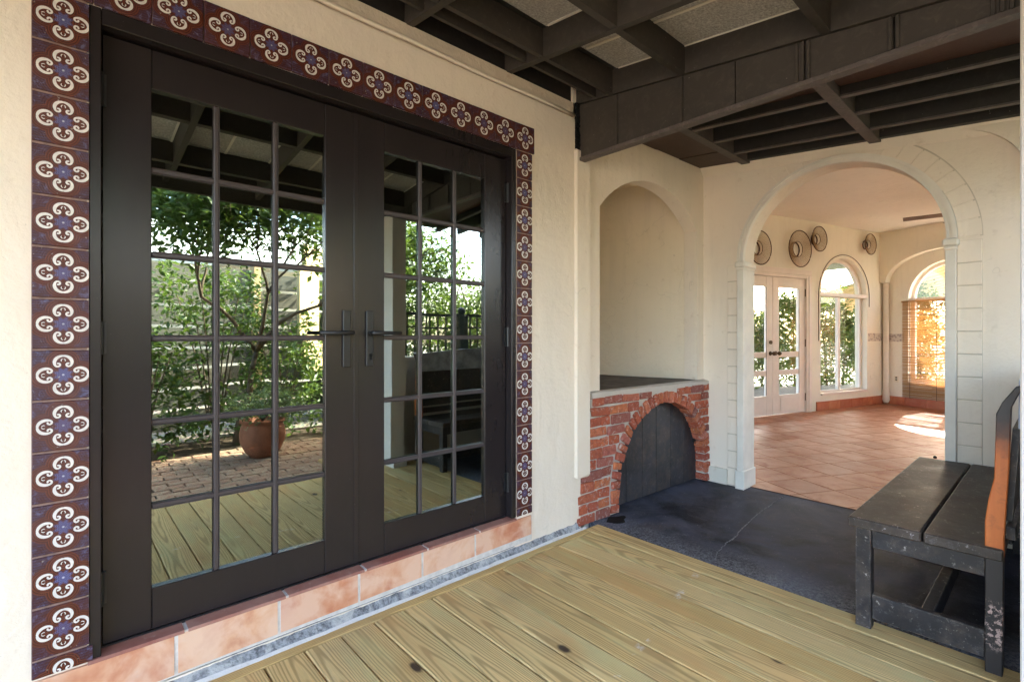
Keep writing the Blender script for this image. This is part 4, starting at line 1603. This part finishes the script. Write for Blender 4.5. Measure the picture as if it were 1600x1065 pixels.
# right wall with the arched window that has the blind
v0, v1 = .40, 1.62
bm = plate([(-.05, -.1), (5.6, -.1), (5.6, CH + .1), (-.05, CH + .1)], [archhole(v0, v1, .42, 1.86, 2.50)], Pc, dR, nR, .20)
add("wall_room_right", bm, WALL2, kind='structure')
# arched relief in front of the right wall
rel = [(.0, 2.20)] + [(.11, 2.19)] + [(.11 + .9 * (1 - math.cos(rad(t))), 2.19 + .50 * math.sin(rad(t))) for t in range(0, 91, 6)] + [(2.6, 2.69), (2.6, CH), (.0, CH)]
bm = plate(rel, [], RP(0, 0, -.14), dR, nR, .139)
add("wall_relief", bm, WALL2, kind='structure')
# ceiling and garden-side wall with wide openings
bm = plate([(4.0, 2.3), (11.6, .5), (9.9, -4.9), (8.2, -4.95), (4.14, -2.62)], [], (0, 0, 0), (1, 0, 0), (0, 1, 0), .18)
for v in bm.verts:
    y, z = v.co.y, v.co.z
    v.co.y, v.co.z = z, CH + y
bmesh.ops.recalc_face_normals(bm, faces=bm.faces)
add("ceiling_room", bm, m_stucco("room_ceiling_plaster", (.86, .83, .75), bumpk=.1, stain_amt=.05), kind='structure')
gd = (Vector((8.2, -4.85, 0)) - Vector((4.25, -2.5, 0)))
gl = gd.length
gn = Vector((gd.y, -gd.x, 0)).normalized()
bm = plate([(0, -.1), (gl, -.1), (gl, CH), (0, CH)], [[(.35, .25), (2.1, .25), (2.1, 2.7), (.35, 2.7)], [(2.45, .25), (4.3, .25), (4.3, 2.7), (2.45, 2.7)]], (4.25, -2.5, 0), gd, gn, .12)
add("wall_room_garden", bm, WALL2, kind='structure')
# room wall between left wall and alcove
boxo("wall_room_near", 4.30, 4.42, .35, 2.0, -.1, CH, WALL2, kind='structure')
boxo("wall_room_over", 4.301, 4.36, -2.6, .35, 2.62, CH, WALL2, kind='structure')

# baseboards
bbl = thing("baseboard", "terracotta tile baseboard under the arched window right of the pale double doors", "baseboard", tuple(LP(-1.05)), aL)
s = -2.06
while s < -.03:
    e = min(s + .33, -.02)
    bm = box(B(), s + 1.05 + .002, e + 1.05 - .002, -.022, -.001, .002, .15, .002)
    add("tile", bm, BASET, bbl, local=True)
    s += .33
bbr = thing("baseboard", "terracotta tile baseboard below the bamboo blind and the outlet", "baseboard", tuple(RP(1)), aR)
sgn = -1 if (Matrix.Rotation(aR, 3, 'Z') @ Vector((0, 1, 0))).dot(nR) > 0 else 1
s = .03
while s < 3.2:
    bm = box(B(), s - 1 + .002, s - 1 + .328, min(sgn * .001, sgn * .022), max(sgn * .001, sgn * .022), .002, .15, .002)
    add("tile", bm, BASET, bbr, local=True)
    s += .33

# pale double doors in the room (local frame: x along the wall, -y into the room)
dfr = thing("room_door_frame", "pinkish white timber frame around the narrow glazed double doors of the room", "door frame", tuple(LP(d0)), aL)
dw = d1 - d0
boxo("jamb", .001, .05, -.012, .12, 0, 2.199, WHITEP, dfr, .003, local=True)
boxo("jamb", dw - .05, dw - .001, -.012, .12, 0, 2.199, WHITEP, dfr, .003, local=True)
boxo("head", .051, dw - .051, -.012, .12, 2.155, 2.199, WHITEP, dfr, .003, local=True)
boxo("casing", dw + .002, dw + .075, -.022, -.001, 0, 2.20, WHITEP, dfr, .004, local=True)
boxo("casing", -.075, dw + .075, -.022, -.001, 2.203, 2.29, WHITEP, dfr, .004, local=True)
mid = -3.13 - d0
def room_leaf(x0, x1, label, knobx):
    L = thing("glazed_door", label, "door", tuple(LP(d0)), aL)
    st = .15
    boxo("stile", x0, x0 + st, .02, .06, .012, 2.15, WHITEP, L, .003, local=True)
    boxo("stile", x1 - st, x1, .02, .06, .012, 2.15, WHITEP, L, .003, local=True)
    for (z0, z1) in ((1.99, 2.15), (.012, .31), (.90, .985), (.62, .70)):
        boxo("rail", x0 + st, x1 - st, .021, .059, z0, z1, WHITEP, L, .003, local=True)
    for (z0, z1) in ((.31, .62), (.70, .90), (.985, 1.99)):
        boxo("pane", x0 + st - .003, x1 - st + .003, .038, .042, z0 - .003, z1 + .003, CLEAR, L, local=True)
    boxo("gasket", x1 - st - .010, x1 - st - .0005, .016, .0195, .32, 1.985, BRASS, L, local=True)
    boxo("panel", x0 + st + .03, x1 - st - .03, .012, .0205, .05, .27, WHITEP, L, .003, local=True)
    bm = B()
    tube(bm, [(knobx, .02, .965), (knobx, -.03, .965)], .012, 10)
    bmesh.ops.create_uvsphere(bm, u_segments=12, v_segments=8, radius=.032, matrix=Matrix.Translation((knobx, -.045, .965)))
    tube(bm, [(knobx, .021, .965), (knobx, .012, .965)], .034, 14)
    add("door_knob", bm, BRASS, L, local=True, smooth=True)
    return L
A1 = room_leaf(.054, mid - .003, "left of the two pale glazed doors in the room, with the deadbolt", mid - .06)
A2 = room_leaf(mid + .003, dw - .054, "right of the two pale glazed doors in the room, hinged beside the arched window", mid + .07)
bm = tube(B(), [(mid - .06, .02, 1.135), (mid - .06, .002, 1.135)], .030, 14)
add("deadbolt", bm, BRASS, A1, local=True)
for z in (1.93, 1.12, .25):
    boxo("hinge", dw - .056, dw - .044, .004, .018, z - .06, z + .06, BRASS, A2, local=True)

# arched window in the left wall
def arch_window(origin, ang, s0, s1, z0, zt, apex, into, label, blind=False, fw=.06):
    Wd = thing("arched_window", label, "window", origin, ang)
    c, h_ = (s0 + s1) / 2, (s1 - s0) / 2
    n = 22
    o_ = [(s0 + .002, z0 + .002), (s1 - .002, z0 + .002)] + [(c + (h_ - .002) * math.cos(rad(180 * i / n)), zt + (apex - zt - .002) * math.sin(rad(180 * i / n))) for i in range(n + 1)]
    zb = zt - .03
    ul = [(s0 + fw, z0 + fw), (c - fw / 2, z0 + fw), (c - fw / 2, zb), (s0 + fw, zb)]
    ur = [(c + fw / 2, z0 + fw), (s1 - fw, z0 + fw), (s1 - fw, zb), (c + fw / 2, zb)]
    top = [(c + (h_ - fw) * math.cos(rad(180 * i / n)), zt + .035 + (apex - zt - fw - .035) * math.sin(rad(180 * i / n))) for i in range(n + 1)]
    yo = .09 * into
    bm = plate(o_, [ul, ur, top], (0, yo, 0), (1, 0, 0), (0, into, 0), .05)
    add("frame", bm, WHITEP, Wd, local=True)
    for hole in (ul, ur, top):
        bm = plate([(c + (p[0] - c) * 1.004, p[1]) for p in hole], [], (0, yo + .022 * into, 0), (1, 0, 0), (0, into, 0), .004)
        add("pane", bm, CLEAR, Wd, local=True)
    bm = B()
    ya, yb_ = sorted((-.03 * into, .09 * into))
    box(bm, s0 + .003, s1 - .003, ya + (.032 if into > 0 else 0), yb_, zt - .028, zt + .030, .003)
    add("transom_bar", bm, WHITEP, Wd, local=True)
    if not blind:
        box_ = box(B(), s0 + .003, s1 - .003, min(-.025 * into, .088 * into), max(-.025 * into, .088 * into), z0 + .002, z0 + .03, .003)
        add("sill", box_, WHITEP, Wd, local=True)
    return Wd
WL = arch_window(tuple(LP(0)), aL, w0, w1, .25, 1.93, 2.56, 1, "arched two pane window in the left wall of the tiled room, right of the pale doors")
# dark outline painted round the window arch and cord hanging at its left
cord = B()
cw, hw_ = (w0 + w1) / 2, (w1 - w0) / 2 + .06
pts = [LP(w0 - .06, 1.15, -.006), LP(w0 - .06, 1.93, -.006)] + [LP(cw - hw_ * math.cos(rad(t)), 1.93 + .69 * math.sin(rad(t)), -.006) for t in range(6, 181, 6)] + [LP(w1 + .06, 1.75, -.006)]
tube(cord, pts, .006, 5)
tag(add("window_cord", cord, WIRE), "thin brown cord tacked round the arch of the room's left window", "cord")
into = -sgn
WR = arch_window(tuple(RP(0)), aR, v0, v1, .42, 1.86, 2.50, into, "arched window in the right wall of the tiled room, lower part behind a bamboo blind", True)

# bamboo blind: reeds with uneven gaps
random.seed(51)
blind = thing("bamboo_blind", "honey brown bamboo roller blind hanging over the lower part of the right arched window", "blind", tuple(RP(0)), aR)
bm = B()
z = .16
yb0 = -.035 * into
while z < 1.82:
    hgt = random.uniform(.005, .011)
    sag = random.uniform(-.003, .003)
    if .5 < z < 1.75 and random.random() < .22:
        z += random.uniform(.004, .009)
    for q in range(3):
        a = v0 - .07 + q * .45
        b = a + .449
        sg = random.uniform(-.0045, .0045)
        box(bm, a, b, yb0 - .003 + random.uniform(-.003, .003), yb0 + .003, z + sg, z + sg + hgt)
    z += hgt + random.uniform(.0006, .0035)
add("reed", bm, REED, blind, local=True, kind='stuff')
boxo("head_rail", v0 - .08, v0 + 1.30, min(yb0 - .02, yb0 + .02), max(yb0 - .02, yb0 + .02), 1.822, 1.85, REED, blind, .003, local=True)
for q in (.05, .45, .85, 1.2):
    bm = tube(B(), [(v0 + q, yb0 - .008 * into, .14), (v0 + q, yb0 - .008 * into, 1.84)], .003, 5)
    add("cord", bm, WIRE, blind, local=True)

# wall light baskets (wire cones)
def cone(label, s, z, R1, wallfn, ang, group="wire cone wall ornaments"):
    T = thing("wire_ornament", label, "wall ornament", tuple(wallfn(s, z, 0)), ang, group)
    for nm, r, c, tr in (("outer_ring", R1, -.11, .0075), ("inner_ring", R1 * .42, -.07, .0045), ("mouth_ring", R1 * .40, -.02, .011)):
        bm = B()
        tube(bm, [(r * math.cos(t * math.pi / 16), c, r * math.sin(t * math.pi / 16)) for t in range(32)], tr, 6, closed=True)
        add(nm, bm, WIRE, T, local=True, smooth=True)
    bm = B()
    for k in range(44):
        a = 2 * math.pi * k / 44
        tube(bm, [(R1 * q * math.cos(a + dd), c, R1 * q * math.sin(a + dd)) for (q, c, dd) in ((1, -.11, 0), (.42, -.07, .1), (.40, -.02, .1))], .0014, 3, cap=False)
    for q, c in [(.42 + .042 * w_, -.070 - .003 * w_) for w_ in range(1, 14)]:
        tube(bm, [(R1 * q * math.cos(t * math.pi / 14), c, R1 * q * math.sin(t * math.pi / 14)) for t in range(28)], .0022, 3, closed=True)
    add("wire_mesh", bm, STRAW, T, local=True, kind='stuff')
    return T
cone("leftmost wire cone ornament, half hidden by the big arch, above the pale doors", -3.60, 2.54, .25, LP, aL)
cone("largest wire cone ornament above the right edge of the pale doors", -2.645, 2.60, .285, LP, aL)
cone("small wire cone ornament just right of the largest one", -2.14, 2.80, .20, LP, aL)
cone("smallest wire cone ornament, alone near the room's far corner", -.65, 2.84, .18, LP, aL)

# ceiling fan
fan = thing("ceiling_fan", "brown ceiling fan whose blade shows at the right side of the big arch", "fan", (8.35, -1.35, 2.80))
bm = tube(B(), [(8.35, -1.35, CH), (8.35, -1.35, 2.86)], .015, 8)
add("rod", bm, FANW, fan)
bm = tube(B(), [(8.35, -1.35, 2.87), (8.35, -1.35, 2.84), (8.35, -1.35, 2.74), (8.35, -1.35, 2.71)], [.05, .10, .10, .05], 18)
add("motor", bm, FANW, fan, smooth=True)
for k in range(5):
    a = rad(98 + 72 * k)
    bm = box(B(), .12, .68, -.06, .06, 2.765, 2.775, .003)
    bmesh.ops.rotate(bm, verts=bm.verts, cent=(0, 0, 2.77), matrix=Matrix.Rotation(rad(10), 3, 'X'))
    bmesh.ops.rotate(bm, verts=bm.verts, cent=(0, 0, 0), matrix=Matrix.Rotation(a, 3, 'Z'))
    bmesh.ops.translate(bm, verts=bm.verts, vec=(8.35, -1.35, 0))
    add("blade", bm, FANW, fan)

# outlet and frieze, corner foot
def wall_box(name, fn, s0, s1, z0, z1, c0, c1, mat, bev=0):
    P = [fn(s0, z0, c0), fn(s1, z0, c0), fn(s1, z0, c1), fn(s0, z0, c1), fn(s0, z1, c0), fn(s1, z1, c0), fn(s1, z1, c1), fn(s0, z1, c1)]
    return add(name, hexa(B(), [tuple(p) for p in P]), mat)
ot = thing("wall_outlet", "ivory double socket outlet low on the wall left of the bamboo blind", "outlet", tuple(RP(.215, .46)), 0)
o = wall_box("cover_plate", RP, .175, .255, .40, .52, -.008, -.0005, OUTLETP)
def reparent(o, T):
    o.parent = T
    o.location = o.location - T.location
reparent(o, ot)
for z in (.435, .475):
    o = wall_box("socket", RP, .200, .230, z, z + .026, -.0095, -.0081, BRASS)
    reparent(o, ot)
fz = wall_box("wall_frieze", LP, -.52, -.06, 1.14, 1.28, -.004, -.0005, FRIEZE)
tag(fz, "narrow faded stencilled frieze strip between the left arched window and the corner", "wall decoration")
fz = wall_box("wall_frieze", RP, .04, .34, 1.13, 1.27, -.004, -.0005, FRIEZE)
tag(fz, "narrow faded stencilled frieze strip between the corner and the bamboo blind", "wall decoration")
cp = tube(B(), [(11.10, .06, .02), (11.10, .06, .08), (11.10, .06, .30), (11.10, .06, 2.2)], [.035, .06, .045, .045], 10)
tag(add("corner_pipe", cp, WHITEP, smooth=True), "thin white pipe standing in the far corner of the tiled room", "pipe")

# outside the room: hedges, patio
random.seed(61)
boxo("patio", 5.5, 20, -6.5, 9, -.08, -.045, m_plain("pale_patio_concrete", (.26, .23, .19), .8, .2), kind='structure')
hedge(10.5, 5.0, 17.2, .2, .9, 2.5, "sunlit hedge outside the pale doors and left window of the tiled room", 900, LEAF2, .12, per=42, spread=.13)
hedge(14.2, 3.8, 12.6, -2.6, 1.0, 2.6, "sunlit hedge outside the blind covered window", 260, LEAF2, .10, per=22) if False else None
tree(19.5, -3.3, -.06, 2.3, .12, 4, "light leaved tree outside the blind covered arched window", 12, .16, .34, LEAF3, seed=71)
tree(9.6, 8.0, -.06, 1.9, .10, 4, "tall leafy tree behind the hedge left of the tiled room", 18, .15, .3, LEAF2, seed=73)
tree(13.0, 7.0, -.06, 1.8, .10, 4, "second leafy tree behind the hedge, further from the house", 18, .15, .3, LEAF, seed=79)
# slatted shade roof outside the left arched window
sh = thing("shade_pergola", "slatted timber shade roof seen through the top of the left arched window", "pergola", (11.5, 2.6, 0))
def shade_pt(s_, c_, dz=0):
    return tuple(LP(s_, 2.95 - .24 * c_ + dz, c_))
bm = hexa(B(), [shade_pt(3.1, .3, .09), shade_pt(8.5, .3, .09), shade_pt(8.5, 4.2, .09), shade_pt(3.1, 4.2, .09),
                shade_pt(3.1, .3, .12), shade_pt(8.5, .3, .12), shade_pt(8.5, 4.2, .12), shade_pt(3.1, 4.2, .12)])
add("shade_panel", bm, m_plain("green_shade_panel", (.10, .14, .05), .8, .2, .5), sh)
for k in range(14):
    s_ = 3.12 + k * .40
    bm = hexa(B(), [shade_pt(s_, .3), shade_pt(s_ + .07, .3), shade_pt(s_ + .07, 4.2), shade_pt(s_, 4.2),
                    shade_pt(s_, .3, .088), shade_pt(s_ + .07, .3, .088), shade_pt(s_ + .07, 4.2, .088), shade_pt(s_, 4.2, .088)])
    add("slat", bm, CREAMB, sh)
bm = hexa(B(), [tuple(LP(-4.9, 2.93, .21)), tuple(LP(3.05, 2.93, .21)), tuple(LP(3.05, 2.93, 3.6)), tuple(LP(-4.9, 2.93, 3.6)),
                tuple(LP(-4.9, 2.99, .21)), tuple(LP(3.05, 2.99, .21)), tuple(LP(3.05, 2.99, 3.6)), tuple(LP(-4.9, 2.99, 3.6))])
add("sun_block_panel", bm, DWOOD2, sh)  # flat panel out of view, added to keep sun off the room floor
boxo("beam", 9.9, 13.4, 4.22, 4.34, 2.60, 2.88, YPOST, sh)
boxo("post", 9.95, 10.07, 4.22, 4.34, -.06, 2.6, YPOST, sh)
boxo("post", 13.2, 13.32, 4.22, 4.34, -.06, 2.6, YPOST, sh)

# ------------------------------------------------------------------ BENCH
bench = thing("wooden_bench", "worn black painted wooden bench with a scuffed orange patch on its end post", "bench", (2.52, -1.47, 0))
bx = Vector((2.52, -1.47, 0))
SX0, SX1 = 2.515, 4.085
st_ = .464
random.seed(81)
boxo("seat_plank", SX0, SX1, -1.722, -1.476, st_ - .042, st_, BENCHS, bench, .006)
boxo("seat_plank", SX0, SX1, -1.955, -1.730, st_ - .042, st_ + .001, BENCHS, bench, .005)
for x in (2.53, 4.02):
    boxo("leg", x, x + .052, -1.556, -1.500, -.004 if x > 3 else 0.0, st_ - .043, BENCHP, bench, .003)
# end posts (profile in Y-Z)
def post_profile():
    front = [(-1.905, .0), (-1.905, .555), (-1.915, .64), (-1.930, .72), (-1.935, .955)]
    back = [(-2.03, 1.075), (-2.005, 1.06), (-1.975, .98), (-1.968, .75), (-1.956, .50), (-1.952, .0)]
    return front + [(-1.952, 1.00), (-1.985, 1.055)] + back
pp = [(-y, z) for (y, z) in post_profile()]
for x in (2.530, 4.02):
    bm = plate(pp, [], (x, 0, 0), (0, -1, 0), (1, 0, 0), .05)
    es = [e for e in bm.edges if not e.is_boundary and e.calc_face_angle(0) > .9]
    bmesh.ops.bevel(bm, geom=es, offset=.003, segments=1, affect='EDGES')
    for v in bm.verts:
        pass
    o = add("end_post", bm, BPOST, bench)
    o["label"] = "end post with bare orange wood" if x < 3 else "end post at the wall"
# aprons and stretchers
boxo("apron", 2.545, 2.57, -1.904, -1.557, .345, st_ - .043, BENCHP, bench, .002)
boxo("apron", 4.03, 4.055, -1.904, -1.557, .345, st_ - .043, BENCHP, bench, .002)
boxo("apron", 2.583, 4.019, -1.553, -1.525, .345, st_ - .043, BENCHP, bench, .002)
boxo("end_stretcher", 2.54, 2.572, -1.904, -1.557, .045, .148, BENCHP, bench, .003)
boxo("end_stretcher", 4.03, 4.06, -1.904, -1.557, .045, .148, BENCHP, bench, .003)
boxo("long_stretcher", 2.573, 4.029, -1.755, -1.715, .06, .145, BENCHP, bench, .003)
# backrest
bm = hexa(B(), [(2.581, -1.975, .56), (4.019, -1.975, .56), (4.019, -1.955, .56), (2.581, -1.955, .56),
                (2.581, -1.995, .90), (4.019, -1.995, .90), (4.019, -1.975, .90), (2.581, -1.975, .90)])
add("back_panel", bm, BENCHP, bench)
top = B()
n = 18
L0, L1 = 2.531, 4.069
fr, bk = [], []
prof2 = []
for i in range(n + 1):
    t = i / n
    prof2.append((L0 + (L1 - L0) * t, 1.055 + .055 * max(0, math.sin(math.pi * t)) ** .7))
poly = [(L0, .985), (L1, .985)] + prof2[::-1]
top = plate([(L0 + .05, .901), (L1 - .05, .901)] + [(p[0], p[1]) for p in prof2[::-1]][1:-1], [], (0, -2.025, 0), (1, 0, 0), (0, 1, 0), .035)
add("top_rail", top, m_plain("worn_blue_white_rail", (.30, .32, .38), .45, .4, .5, nscale=9), bench)
boxo("lower_rail", 2.581, 4.019, -1.985, -1.955, .49, .54, BENCHP, bench, .003)
